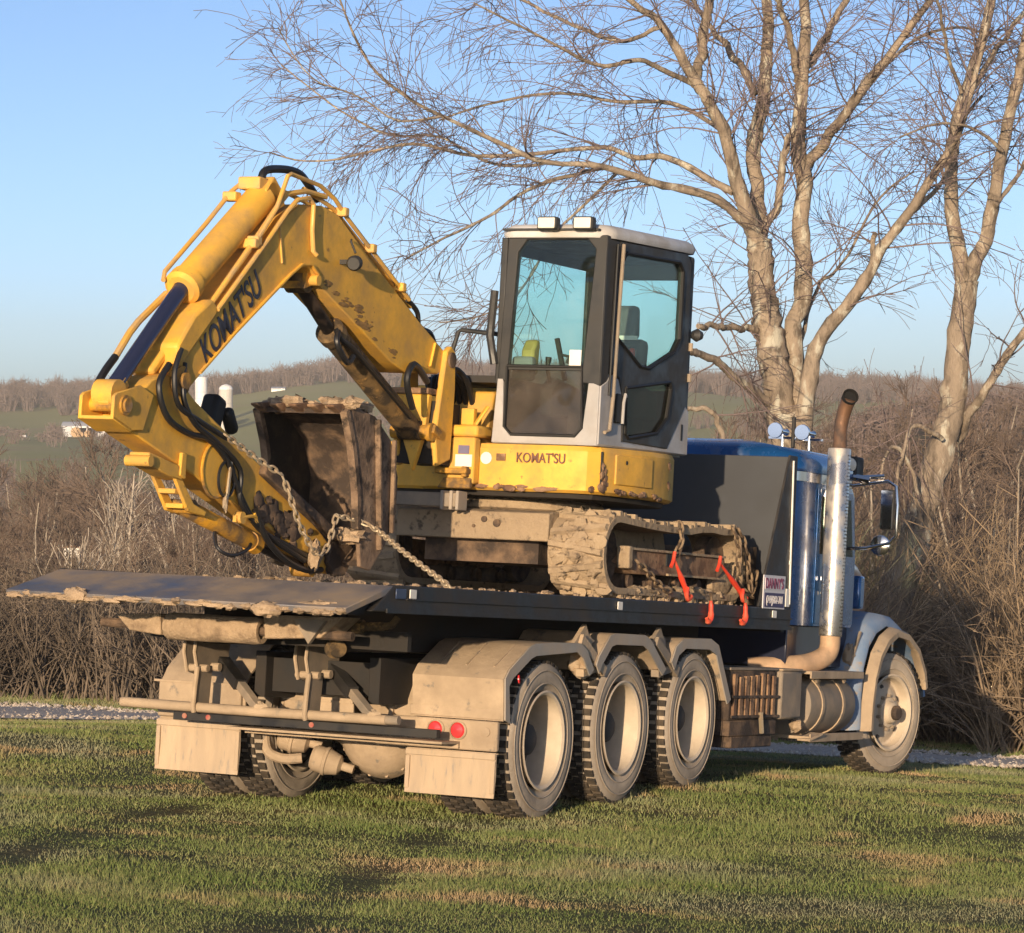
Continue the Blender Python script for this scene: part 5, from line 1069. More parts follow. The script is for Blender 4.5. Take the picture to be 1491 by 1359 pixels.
# ------------------------------------------------------------------ bare trees
def tubes(P, Rr, sides):                              # P (N,K,3), Rr (N,K) -> verts, quads
    N, K, _ = P.shape
    d = np.gradient(P, axis=1); d /= np.linalg.norm(d, axis=2, keepdims=True) + 1e-9
    ref = np.where(np.abs(d[:, :1, 2:3]) < .8, np.array([0, 0, 1.]), np.array([1., 0, 0])); ref = np.broadcast_to(ref, d.shape)
    a = np.cross(d, ref); a /= np.linalg.norm(a, axis=2, keepdims=True) + 1e-9; c = np.cross(d, a)
    t = 2*np.pi*np.arange(sides)/sides
    V = P[:, :, None] + Rr[:, :, None, None] * (a[:, :, None] * np.cos(t)[None, None, :, None] + c[:, :, None] * np.sin(t)[None, None, :, None])
    i = np.arange(N*K*sides).reshape(N, K, sides); j = np.roll(i, -1, axis=2)
    F = np.stack([i[:, :-1], j[:, :-1], j[:, 1:], i[:, 1:]], -1).reshape(-1, 4)
    return V.reshape(-1, 3), F
def unit(v): return v / (np.linalg.norm(v, axis=-1, keepdims=True) + 1e-9)
def spawn(P, Rr, per, lmin, lmax, K, rg, ang=(.5, 1.0), upb=.15, droop=0., rfac=.5, tmin=.2, wig=.16, rmin=.003, lscale=None):
    """children for each branch of P; returns their points and radii"""
    N, Kp, _ = P.shape; n = N * per; pi = np.repeat(np.arange(N), per)
    t = tmin + (1 - tmin) * rg.random(n) ** .9; s = t * (Kp - 1); i = np.minimum(s.astype(int), Kp - 2); f = (s - i)[:, None]
    p = P[pi, i] * (1 - f) + P[pi, i+1] * f; r0 = (Rr[pi, i] * (1 - f[:, 0]) + Rr[pi, i+1] * f[:, 0]) * rfac
    d = unit(P[pi, i+1] - P[pi, i]); q = rg.normal(size=(n, 3)); q = unit(q - d * (q*d).sum(1, keepdims=True))
    a = rg.uniform(ang[0], ang[1], n)[:, None]; v = d * np.cos(a) + q * np.sin(a); v[:, 2] += upb; v = unit(v)
    L = rg.uniform(lmin, lmax, n) * (1.15 - .6 * t)
    if lscale is not None: L = L * lscale[pi]
    out = np.empty((n, K, 3)); out[:, 0] = p; step = (L / (K - 1))[:, None]
    bend = rg.normal(size=(n, 3)) * wig
    for k in range(1, K):
        v = unit(v + bend * .5 + rg.normal(size=(n, 3)) * wig + np.array([0, 0, -droop])); out[:, k] = out[:, k-1] + v * step
    w = np.linspace(1, .3, K)[None]; R2 = np.maximum(r0[:, None] * w, rmin)
    return out, R2
def crown_mesh(name, levels):
    V, F, o = [], [], 0
    for P, Rr, s in levels:
        v, f = tubes(P, Rr, s); V.append(v); F.append(f + o); o += len(v)
    return np_mesh(name, np.concatenate(V), np.concatenate(F))
def resample(pts, rad, K):
    pts = np.array(pts, float); k = len(pts); t = np.linspace(0, k - 1, K); i = np.minimum(t.astype(int), k - 2); f = (t - i)[:, None]
    g = lambda j: pts[np.clip(j, 0, k-1)]
    a, b_, c, d = g(i-1), g(i), g(i+1), g(i+2)
    return .5*((2*b_)+(c-a)*f+(2*a-5*b_+4*c-d)*f**2+(3*b_-a-3*c+d)*f**3), np.interp(t, range(k), rad)

def hero_tree(name, label, depth, limbs, base_px, rg, mult=1.0):
    """limbs: (pixel polyline x,y,width px ; depth slope). Each limb becomes a 3d tapered branch at its own distance."""
    pos = px(base_px[0], 700, depth); base = Vector((pos.x, pos.y, gz(pos.x, pos.y)))
    root = thing(name, label, 'tree', base, 'large bare trees behind the truck', Matrix()); K = 14
    Ps, Rs, big = [], [], []
    for pts, dz in limbs:
        P = []; R = []
        n = len(pts)
        for i, (x, y, w) in enumerate(pts):
            dd = depth + dz[0] + (dz[1] - dz[0]) * i / (n - 1); v = px(x, y, dd); P.append(v); R.append(max(w, 2.2) / FPX * dd / 2)
        p, r = resample([tuple(v) for v in P], R, K)
        p[1:-1] += rg.normal(size=(K-2, 3)) * np.minimum(r[1:-1], .05)[:, None] * .3
        Ps.append(p); Rs.append(r * .86)
    P0 = np.array(Ps); R0 = np.array(Rs); off = np.array(base)
    b = B()
    for p, r in zip(P0, R0):
        n_ = 44; q, r2 = resample(p, r, n_); r2 = np.interp(np.linspace(0, K - 1, n_), range(K), r)
        q = q + rg.normal(size=q.shape) * np.minimum(r2, .06)[:, None] * .05
        i0 = len(b.v); b.tube([tuple(w) for w in q], [float(w) for w in r2], 14)
        ph = rg.uniform(0, 6.28, 14); vv = np.array(b.v[i0:]).reshape(n_, 14, 3); k_ = 1 + .07 * rg.normal(size=(n_, 14, 1)) + .05 * np.sin(np.arange(14) * 2.7 + ph)[None, :, None]
        knot = rg.random(n_) < .06; k_[knot] *= 1.12
        vv = q[:, None] + (vv - q[:, None]) * k_; b.v[i0:] = [tuple(w) for w in vv.reshape(-1, 3)]
    b.build('trunk', 'bark', root, base=base, smooth=60)
    thick = R0.mean(1); L1, L1r = [], []
    for p, r, t in zip(P0, R0, thick):
        if t > .17: continue
        ln = np.linalg.norm(np.diff(p, axis=0), axis=1).sum(); per = max(3, int(ln * 4.6 * mult)); lsc = np.array([np.clip(t / .05, .7, 1.25)])
        a_, b2 = spawn(p[None], np.minimum(r, .03)[None], per, .5, 2.0, 10, rg, (.45, 1.15), .0, .03, .40, .22, .075, .0052, lsc); L1.append(a_); L1r.append(b2)
    P1, R1 = np.concatenate(L1), np.concatenate(L1r)
    P2, R2 = spawn(P1, R1, 4, .3, 1.1, 7, rg, (.35, .9), .0, .04, .6, .12, .085, .0040)
    P3, R3 = spawn(P2, R2, 2, .2, .55, 4, rg, (.3, .9), .0, .05, .65, .15, .10, .0032)
    P3b, R3b = spawn(P1, R1, 2, .2, .55, 4, rg, (.3, .9), .0, .05, .5, .2, .10, .0032)
    c = crown_mesh('crown', [(P1 - off, R1, 5), (P2 - off, R2, 3), (P3 - off, R3, 3), (P3b - off, R3b, 3)]); link('crown', c, 'twig', root, off=Vector())
    return root
rgA = np.random.default_rng(11)
A = [
 ([(1160, 1010, 92), (1155, 800, 80), (1150, 650, 76), (1146, 600, 74)], (0, 0)),
 ([(1140, 640, 52), (1130, 545, 50), (1116, 470, 46), (1108, 400, 43), (1106, 345, 42)], (0, 0)),
 ([(1106, 350, 34), (1084, 312, 28), (1062, 226, 23), (1043, 169, 22), (1013, 124, 19), (968, 41, 14), (930, 11, 11), (880, -30, 8)], (0, -1.2)),
 ([(1013, 128, 16), (1020, 75, 17), (1032, 0, 15), (1036, -60, 12)], (-.6, -.4)),
 ([(1008, 122, 10), (960, 100, 9), (930, 90, 8), (870, 96, 7), (800, 60, 5), (740, 30, 4), (690, 5, 3)], (-.6, -2.6)),
 ([(1092, 333, 18), (1060, 300, 16), (1020, 281, 15), (968, 271, 13), (930, 256, 12), (870, 244, 10), (790, 236, 9), (720, 205, 8), (640, 168, 6), (560, 120, 5), (520, 60, 4), (492, -8, 3)], (0, -2.5)),
 ([(1068, 280, 13), (1020, 256, 12), (975, 230, 11), (930, 229, 9), (880, 216, 8), (800, 222, 7), (700, 229, 6), (600, 208, 5), (520, 226, 4), (450, 236, 3), (392, 222, 2)], (-.2, 1.6)),
 ([(880, 245, 7), (820, 258, 7), (760, 280, 6), (700, 322, 5), (640, 350, 4), (590, 378, 3)], (-.6, -2.8)),
 ([(900, 250, 6), (850, 300, 5), (800, 350, 4), (760, 420, 3), (700, 460, 2.5), (640, 470, 2)], (-.6, -1.0)),
 ([(800, 235, 6), (720, 240, 5), (640, 200, 4), (560, 195, 4), (480, 150, 3), (410, 95, 2)], (1.0, 2.4)),
 ([(960, 40, 8), (900, 60, 7), (820, 30, 6), (740, -10, 4)], (-1, 1)),
 ([(1050, 190, 8), (980, 150, 7), (900, 150, 6), (820, 135, 5), (720, 150, 4), (640, 175, 3)], (0, 2.2)),
 ([(640, 170, 4), (580, 175, 3.5), (520, 140, 3), (450, 110, 2.5), (405, 40, 2)], (-2, -3)),
 ([(1110, 335, 24), (1104, 280, 24), (1100, 220, 25), (1114, 132, 22), (1118, 60, 19), (1118, -40, 16)], (.3, .8)),
 ([(1099, 139, 13), (1080, 100, 12), (1058, 68, 11), (1032, 34, 8), (1000, -10, 6)], (.6, 1.6)),
 ([(1112, 338, 14), (1132, 300, 13), (1142, 225, 12), (1158, 185, 10), (1166, 160, 9)], (0, -.4)),
 ([(1152, 620, 44), (1160, 545, 32), (1158, 475, 29), (1170, 433, 30), (1169, 340, 28), (1167, 256, 27), (1160, 200, 25), (1168, 100, 21), (1170, 20, 18), (1172, -50, 15)], (.1, .4)),
 ([(1171, 248, 20), (1205, 200, 18), (1238, 158, 17), (1287, 90, 14), (1355, 0, 11), (1390, -50, 8)], (.3, -1)),
 ([(1173, 104, 13), (1190, 71, 13), (1216, 30, 12), (1240, -12, 10)], (.4, 1.2)),
 ([(1160, 120, 12), (1150, 60, 11), (1135, 10, 9), (1128, -30, 8)], (.3, -.5)),
 ([(1166, 640, 36), (1178, 555, 28), (1188, 500, 24), (1215, 462, 22), (1257, 414, 20), (1285, 365, 18), (1310, 324, 17), (1345, 275, 15), (1381, 222, 13), (1410, 150, 10), (1432, 60, 7), (1440, -20, 5)], (-.1, -1.4)),
 ([(1268, 405, 9), (1272, 372, 9), (1274, 340, 8)], (-.4, -.3)),
 ([(1016, 475, 10), (1060, 477, 11), (1108, 482, 12)], (-1.2, 0)),
 ([(1000, 508, 12), (1040, 528, 13), (1080, 556, 14), (1128, 595, 17)], (-1.5, 0)),
 ([(1000, 596, 8), (1035, 600, 9), (1050, 630, 9), (1060, 680, 8)], (-1.0, -.8)),
 ([(1310, 324, 9), (1350, 290, 8), (1385, 240, 7), (1400, 180, 6), (1430, 140, 5)], (-.8, .6)),
 ([(1238, 158, 7), (1270, 120, 6), (1330, 60, 6), (1400, 40, 4), (1460, 60, 3)], (0, 1.4)),
 ([(1165, 500, 8), (1190, 420, 6), (1230, 380, 5), (1280, 290, 4), (1330, 250, 3)], (.3, 2)),
]
hero_tree('bare_tree', 'large bare many-stemmed tree rising behind the truck cab', 39.5, A, (1158, 1010), rgA, 1.25)
Bt = [
 ([(1262, 1000, 66), (1300, 880, 58), (1328, 800, 52), (1358, 700, 46), (1384, 600, 42), (1398, 500, 40), (1408, 410, 40)], (0, 0)),
 ([(1408, 418, 30), (1394, 340, 24), (1385, 250, 23), (1395, 180, 22), (1410, 120, 20), (1430, 60, 17), (1450, -20, 14)], (0, .6)),
 ([(1406, 420, 28), (1425, 370, 25), (1445, 310, 23), (1463, 200, 20), (1480, 130, 18), (1493, 60, 16), (1502, -20, 14)], (0, -.5)),
 ([(1392, 640, 18), (1412, 600, 16), (1438, 562, 15), (1487, 486, 13), (1540, 420, 10)], (.2, -.8)),
 ([(1405, 150, 9), (1440, 90, 9), (1475, 40, 8), (1510, 0, 6)], (.3, 1.2)),
 ([(1400, 135, 7), (1380, 80, 6), (1370, 20, 5), (1350, -30, 4)], (.2, -1)),
 ([(1450, 300, 8), (1490, 240, 7), (1530, 170, 6)], (-.3, 1)),
 ([(1460, 220, 7), (1420, 190, 5), (1370, 180, 4), (1310, 200, 3)], (-.4, -1.4)),
 ([(1340, 770, 9), (1330, 690, 7), (1300, 650, 6), (1280, 700, 4)], (-.4, -.9)),
 ([(1372, 640, 8), (1330, 620, 7), (1310, 680, 6), (1295, 760, 5)], (-.3, -1.0)),
]
hero_tree('bare_tree', 'bare forked tree leaning right at the right edge of the picture', 39.0, Bt, (1262, 1000), np.random.default_rng(5), 1.1)

# ------------------------------------------------------------------ woodland behind the road
def wood_proto(seed, h=10.0):
    rg = np.random.default_rng(seed); K = 10; n0 = 1 + seed % 3; Ps, Rs = [], []
    for k in range(n0):
        t = np.linspace(0, 1, K); lean = rg.normal(size=2) * (.06 + .08 * (n0 > 1)); amp = rg.normal(size=2) * .25
        P = np.stack([lean[0]*h*t + amp[0]*np.sin(t*4 + k), lean[1]*h*t + amp[1]*np.sin(t*3.3), h*t*(1 - .12*k) - .3], 1); Ps.append(P); Rs.append(np.interp(t, [0, .1, 1], [.17, .13, .03]) * (1 - .2*k))
    P0, R0 = np.array(Ps), np.array(Rs)
    P1, R1 = spawn(P0, R0, 18 // n0 + 4, 1.2, 3.8, 8, rg, (.45, .95), .25, -.01, .5, .22, .09, .022)
    P2, R2 = spawn(P1, R1, 7, .6, 1.9, 6, rg, (.3, .8), .12, 0, .6, .15, .11, .014)
    P3, R3 = spawn(P2, R2, 5, .3, .9, 4, rg, (.3, .8), .06, 0, .7, .15, .12, .010)
    tr = crown_mesh('trunk', [(P0, R0, 7)]); cr = crown_mesh('crown', [(P1, R1, 4), (P2, R2, 3), (P3, R3, 3)])
    tr.materials.append(MATS['wood_bark']); cr.materials.append(MATS['wood_twig']); return tr, cr
WP = [wood_proto(20 + i) for i in range(7)]
def wood_tree(X, Y, s, rz, i, label, group):
    z = gz(X, Y); M = Matrix.Translation((X, Y, z)) @ Matrix.Rotation(rz, 4, 'Z') @ Matrix.Scale(s, 4)
    root = thing('woodland_tree', label, 'tree', (0, 0, 0), group, M)
    link('trunk', WP[i][0], None, root, off=Vector()); link('crown', WP[i][1], None, root, off=Vector())
rw = np.random.default_rng(3); cnt = 0
ZONES = ((170, 'bare brown woodland tree past the road at the left edge of the picture', 'woodland trees at the left edge'), (560, 'bare brown woodland tree past the road below the excavator boom', 'woodland trees below the boom'),
         (760, 'bare brown woodland tree seen between the boom and the excavator cab', 'woodland trees between boom and cab'), (1230, 'bare brown woodland tree seen between the excavator cab and the exhaust stack', 'woodland trees between cab and stack'), (9999, 'bare brown woodland tree right of the exhaust stack', 'woodland trees right of the stack'))
while cnt < 200:
    Y = 46 + 310 * rw.random() ** 1.5; q = rw.uniform(-.185, .19); X = q * Y; xpx = 745.5 + q * FPX
    z = gz(X, Y)
    if xpx < 300: top = rw.uniform(655, 800) + (60 if Y < 70 else 0)
    elif xpx < 700: top = rw.uniform(690, 810)
    elif xpx < 1010: continue
    else: top = rw.uniform(580, 740) + (40 if Y < 80 else 0)
    ztop = -(top - 590) / FPX * Y; h = ztop - z
    if h < 2.2 or h > 15: continue
    if xpx > 1010 and rw.random() < .45: continue
    zn = next(zz for zz in ZONES if xpx < zz[0])
    wood_tree(X, Y, h / 10.0, rw.uniform(0, 6.28), int(rw.integers(0, 7)), zn[1], zn[2]); cnt += 1
for (xb, yb, yt, d, wpx, lab) in ((184, 850, 690, 62, 7, 'slender pale-barked tree left of the stick clevis, above the tail plate'), (276, 850, 738, 58, 7, 'pale forked young tree just below the stick brackets'), (103, 1015, 880, 41, 6, 'thin pale sapling in front of the brush under the tail plate'), (160, 930, 700, 56, 4, 'thin pale leaning tree beside the slender pale tree'), (240, 900, 720, 60, 5, 'thin pale tree between the two pale trees below the stick')):
    v = px(xb, yb, d); g0 = gz(v.x, v.y); ztop = px(xb, yt, d).z; h = ztop - g0; rg = np.random.default_rng(xb); K = 10; t = np.linspace(0, 1, K)
    P0 = np.stack([.12*np.sin(t*5 + xb)*h*.1 + t*h*.03, .1*np.sin(t*4)*h*.1, t*h], 1)[None]; R0 = (wpx/FPX*d/2 * np.linspace(1.1, .35, K))[None]
    P1, R1 = spawn(P0, R0, 16, .5, 1.8, 7, rg, (.4, .8), .3, 0, .5, .35, .09, .008); P2, R2 = spawn(P1, R1, 5, .3, .8, 5, rg, (.3, .8), .1, 0, .6, .15, .1, .006)
    root = thing('pale_tree', lab, 'tree', (0, 0, 0), None, Matrix.Translation((v.x, v.y, g0))); link('trunk', crown_mesh('trunk', [(P0, R0, 8)]), 'pale_bark', root, off=Vector()); link('crown', crown_mesh('crown', [(P1, R1, 4), (P2, R2, 3)]), 'pale_bark', root, off=Vector())
# brush along the road
def brush(name, label, mat, n, ylo, yhi, xlo, xhi, hlo, hhi, seed, lean=.25, r0=.007, twigs=4, dens=None):
    rg = np.random.default_rng(seed); Y = ylo + (yhi - ylo) * rg.random(n) ** 1.3; X = xlo(Y) + (xhi(Y) - xlo(Y)) * rg.random(n)
    xp = 745.5 + X / Y * FPX; ok = ~((xp > 1270) & (xp < 1430) & (Y < 39.6)); X, Y = X[ok], Y[ok]; n = len(X)
    cl = np.round(X * 1.3) + np.round(Y * .8) * 7.3; hv = .65 + .7 * (np.sin(cl * 12.9898) * 43758.5453 % 1)
    h = rg.uniform(hlo, hhi, n) * hv; Z = ground_z(X, Y); K = 7
    P = np.empty((n, K, 3)); P[:, 0] = np.stack([X, Y, Z - .05], 1); v = unit(np.concatenate([rg.normal(size=(n, 2)) * lean, np.ones((n, 1))], 1)); bend = rg.normal(size=(n, 3)) * .10; bend[:, 2] = -np.abs(bend[:, 2])
    for k in range(1, K):
        v = unit(v + bend + rg.normal(size=(n, 3)) * .05); P[:, k] = P[:, k-1] + v * (h / (K-1))[:, None]
    Rr = (r0 * rg.uniform(.6, 1.6, n))[:, None] * np.linspace(1, .35, K)[None]
    P1, R1 = spawn(P, Rr, twigs, .25, .95, 4, rg, (.3, .9), .1, 0, .75, .2, .12, .0042)
    P2, R2 = spawn(P1, R1, 2, .15, .5, 3, rg, (.3, .9), .05, 0, .8, .2, .12, .0036)
    me = crown_mesh(name, [(P, Rr, 3), (P1, R1, 3), (P2, R2, 3)]); o = link(name, me, mat, kind='stuff'); o['label'] = label; o['category'] = 'brush'; return o
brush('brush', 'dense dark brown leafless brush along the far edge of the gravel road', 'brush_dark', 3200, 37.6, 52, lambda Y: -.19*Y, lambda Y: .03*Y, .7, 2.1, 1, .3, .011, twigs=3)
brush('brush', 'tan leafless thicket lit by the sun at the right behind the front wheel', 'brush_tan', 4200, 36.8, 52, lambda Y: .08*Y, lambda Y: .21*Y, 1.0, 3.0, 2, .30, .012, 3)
brush('brush', 'brown dry weeds on the slope below the road', 'wood_twig', 2600, 48, 110, lambda Y: -.2*Y, lambda Y: .22*Y, .6, 1.6, 4, .3, .013, 2)
# far woods: thin slivers, one mass
def far_wood(name, label, trees, seed, per=70):
    rg = np.random.default_rng(seed); V, F = [], []; o = 0
    for X, Y, h, w in trees:
        z = gz(X, Y); c = np.array([X, Y, z]); u = rg.normal(size=(per, 3)); u = unit(u) * (rg.random((per, 1)) ** .4)
        tip = c + np.array([0, 0, h*.58]) + u * np.array([w/2, w/2, h*.44]); base = c + np.array([0, 0, -.3]) + u * np.array([w*.3, w*.3, 0]) + np.array([0, 0, 1]) * (rg.random((per, 1)) ** 1.6 * h * .4)
        hc = rg.random((per, 1)) < .55; mid = c + np.array([0, 0, h*.45]) + rg.normal(size=(per, 3)) * np.array([w*.2, w*.2, h*.14]); base = np.where(hc, mid, base)
        sd = unit(np.stack([rg.normal(size=per), rg.normal(size=per)*.3, rg.normal(size=per)*.6], 1)) * (w * .018)
        V.append(np.stack([base - sd, base + sd, tip], 1).reshape(-1, 3)); F.append(np.arange(per*3).reshape(-1, 3) + o); o += per*3
    ob = link(name, np_mesh(name, np.concatenate(V), np.concatenate(F)), 'far_twig', kind='stuff'); ob['label'] = label; ob['category'] = 'woods'; return ob
rf_ = np.random.default_rng(9); tr_ = []
for q in np.arange(-.24, .24, .0011):
    for k in range(3):
        Y = rf_.uniform(1150, 1290); tr_.append((q*Y + rf_.uniform(-2, 2), Y, rf_.uniform(6, 11.5), rf_.uniform(6, 10)))
far_wood('ridge_wood', 'bare tree line along the far ridge under the sky', tr_, 1, 120)
tr_ = []
for i in range(560):
    Y = rf_.uniform(300, 620); q = rf_.uniform(-.24, .24); 
    if q < -.05 and Y > 520 and rf_.random() < .7: continue
    if q > .05 and rf_.random() < .5: continue
    if -.1 < q < -.02 and Y > 420: continue
    tr_.append((q*Y, Y, rf_.uniform(4, 8.5) * (.7 if q > .05 else 1), rf_.uniform(5, 9)))
far_wood('valley_wood', 'bare brown wood filling the valley before the green fields', tr_, 2, 150)
tr_ = []
for x0, y0, n, sp in ((430, 560, 10, 30), (500, 575, 9, 30), (560, 600, 14, 60), (1050, 585, 16, 80), (1300, 560, 20, 90), (1430, 545, 16, 60), (30, 660, 8, 60), (200, 668, 8, 60)):
    for k in range(n):
        v = px(x0 + rf_.uniform(-sp, sp), y0, 900 + rf_.uniform(-60, 60)); tr_.append((v.x, v.y, rf_.uniform(3.5, 7), rf_.uniform(4, 8)))
far_wood('hedgerow_trees', 'scattered bare hedgerow trees on the far fields', tr_, 3, 90)

# ------------------------------------------------------------------ farm on the far hillside
def ray_ground(x, y, lo=500):
    for d in np.arange(lo, 1240, 2.0):
        v = px(x, y, d)
        if v.z <= gz(v.x, v.y): return Vector((v.x, v.y, gz(v.x, v.y)))
    v = px(x, y, 1000); return Vector((v.x, v.y, gz(v.x, v.y)))
def U(p): return p.y / FPX                            # metres per photo pixel at that distance
p = ray_ground(118, 636); k = U(p); fm = Matrix.Translation(p)
barn = thing('barn', 'white open-fronted shed with a pale metal roof on the far field', 'barn', (0, 0, 0), None, fm)
W = 26 * k; H = 21 * k; D = 9.0
b = B(); b.sheet([(-D/2, H*.70), (-D*.25, H*.93), (0, H), (D*.25, H*.93), (D/2, H*.70)], .25, 'x', -W, W*1.0); b.build('roof', 'barn_roof', barn)
b = B(); b.prism([(-D/2, -1), (-D/2, H*.70), (-D*.25, H*.93), (0, H*.98), (D*.25, H*.93), (D/2, H*.70), (D/2, -1)], 'x', -W + .1, -W + .5); b.build('end_wall', 'barn_white', barn)
b = B(); b.prism([(-D/2, -1), (-D/2, H*.70), (0, H*.95), (D/2, H*.70), (D/2, -1)], 'x', W - .5, W - .1); b.build('end_wall', 'barn_white', barn)
b = B(); b.box(-W + .5, W - .5, D/2 - .4, D/2 - .2, -1, H*.70); b.build('back_wall', 'barn_dark', barn)
b = B(); b.box(-W, -W + 3.2, -D/2, -D/2 + .2, -1, H*.70); b.build('front_panel', 'barn_roof', barn)
for x in (W*.45, W*.98):
    b = B(); b.box(x - .2, x + .2, -D/2, -D/2 + .3, -1, H*.70); b.build('post', 'barn_white', barn)
b = B(); b.box(-W + 3, W, -D/2, -D/2 + .2, H*.60, H*.70); b.build('header', 'barn_white', barn)
b = B(); b.prism([(W, -1), (W, H*.62), (W*2.0, H*.05), (W*2.0, -1)], 'y', -D/2 + .3, D/2 - 1); b.build('lean_to', 'barn_white', barn)
for j, (x, r) in enumerate(((-3*k, 7.5*k), (14*k, 5*k), (4*k, 4*k))):
    bp_ = p + Vector((x, -D/2 - 2.2, 0)); bp_.z = gz(bp_.x, bp_.y)
    hb_ = B().lathe([(0, 0), (r*.6, 0), (r, .12), (r, r*1.1), (r*.6, r*1.2), (0, r*1.2)], (0, -r*.6, r*.92), (0, 1, 0), 18).build('hay_bale', 'hay', None)
    hb_.matrix_world = Matrix.Translation(bp_); hb_['label'] = ('largest tan round hay bale before the white shed', 'tan round hay bale under the right post of the white shed', 'small tan hay bale beside the largest one at the white shed')[j]; hb_['category'] = 'hay bale'; hb_['group'] = 'hay bales at the shed'
for j, (x, ytop, ybase, wpx, lab) in enumerate(((293, 549, 624, 18, 'pale flat-topped concrete silo left of the domed silo'), (329, 560, 628, 20, 'grey concrete silo with a white domed cap'))):
    p = ray_ground(x, ybase); k = U(p); r = wpx*k/2; h = (ybase - ytop)*k
    s_ = thing('silo', lab, 'silo', (0, 0, 0), 'silos', Matrix.Translation(p))
    b = B(); b.lathe([(r, -1), (r, h - (r*.8 if j else .3)), (0, h - (r*.8 if j else .3))], (0, 0, 0), (0, 0, 1), 24); b.build('wall', 'silo_grey' if j else 'barn_white', s_)
    b = B(); b.lathe([(r*1.05, h - r*.8), (r*.98, h - r*.5), (r*.7, h - r*.2), (.3, h), (0, h)] if j else [(r*1.03, h - .3), (r*.9, h - .05), (0, h)], (0, 0, 0), (0, 0, 1), 24); b.build('cap', 'barn_white', s_)
    for q in range(6):
        b = B(); b.lathe([(r + .02, 0), (r + .08, .05), (r + .02, .1)], (0, 0, h*(.1 + .12*q)), (0, 0, 1), 24); b.build('hoop', 'barn_roof', s_)
p = ray_ground(314, 628); k = U(p); rb = thing('barn', 'small red barn standing between the two silos', 'barn', (0, 0, 0), None, Matrix.Translation(p + Vector((0, 3, 0))))
b = B(); b.prism([(-9*k, -1), (-9*k, 26*k), (0, 38*k), (9*k, 26*k), (9*k, -1)], 'y', 0, 12); b.build('wall', 'barn_red', rb)
b = B(); b.sheet([(-10*k, 25*k), (0, 38.6*k), (10*k, 25*k)], .3, 'y', -.4, 12.4); b.build('roof', 'barn_roof', rb)
b = B(); b.box(-3*k, 3*k, -.15, -.02, -1, 14*k); b.build('door', 'barn_dark', rb)
p = ray_ground(405, 569, 600); k = U(p); lb = thing('shed', 'long low white shed high on the far green hill', 'shed', (0, 0, 0), None, Matrix.Translation(p))
b = B(); b.box(-10*k, 10*k, 0, 5, -1, 3*k); b.build('wall', 'barn_white', lb)
b = B(); b.sheet([(-.5, 2.8*k), (2.5, 5*k), (5.5, 2.8*k)], .25, 'x', -10.5*k, 10.5*k); b.build('roof', 'barn_roof', lb)
for j, x in enumerate((34, 74)):
    p = ray_ground(x, 638); k = U(p); v_ = thing('parked_trailer', ('low white trailer at the left edge of the far field track', 'low white trailer nearer the open shed on the far field track')[j], 'trailer', (0, 0, 0), 'white trailers on the field track', Matrix.Translation(p))
    b = B(); b.prism([(-4.5*k, 1.2*k), (-4.5*k, 3.6*k), (-3.5*k, 4.2*k), (4*k, 4.2*k), (4.8*k, 3.2*k), (4.8*k, 1.2*k)], 'y', -1, 1); b.build('body', 'barn_white', v_, .1)
    for xx in (-2.5*k, 2.5*k):
        b = B(); b.cyl((xx, -1.1, .9*k), (xx, 1.1, .9*k), .9*k, n=14); b.build('wheel', 'rubber', v_)
# a bush standing alone in the green field
p = ray_ground(98, 605); k = U(p)
bs = thing('field_bush', 'lone dark bushy thicket on the green field above the white shed', 'bush', (0, 0, 0), None, Matrix.Translation(p))
V = []; nn = 1500; u = rf_.normal(size=(nn, 3)); u = unit(u) * (rf_.random((nn, 1)) ** .5); tip = u * np.array([16*k, 5, 9*k]) + np.array([0, 0, 9*k]) + np.where(u[:, :1] > .4, 1, 0) * np.array([8*k, 0, -4*k]); ba = u * np.array([10*k, 3, 0]); sd = unit(rf_.normal(size=(nn, 3))) * .16
link('crown', np_mesh('crown', np.stack([ba - sd, ba + sd, tip], 1).reshape(-1, 3), np.arange(nn*3).reshape(-1, 3)), 'far_twig', bs, off=Vector())
b = B(); b.cyl((0, 0, -.5), (0, 0, 8*k), .3, .15, 8); b.build('trunk', 'wood_bark', bs)
# pale spot of unknown kind among the trees on the left, built as a box
v = px(106, 812, 70); g_ = gz(v.x, v.y); hb2 = thing('pale_box', 'small cream box on legs among the trees left of the boom', 'small_box', (0, 0, 0), None, Matrix.Translation((v.x, v.y, g_)))
hz_ = v.z - g_
b = B(); b.box(-.16, .16, -.16, .16, hz_, hz_ + .22); b.build('box', 'sticker_white', hb2, .01)
b = B(); b.prism([(-.2, hz_ + .22), (0, hz_ + .30), (.2, hz_ + .22)], 'y', -.2, .2); b.build('roof', 'rust', hb2)
for x in (-.13, .13):
    for y in (-.13, .13):
        b = B(); b.bar((x, y, -.1), (x, y, hz_), .04, .04, (0, 1, 0)); b.build('leg', 'wood_bark', hb2)

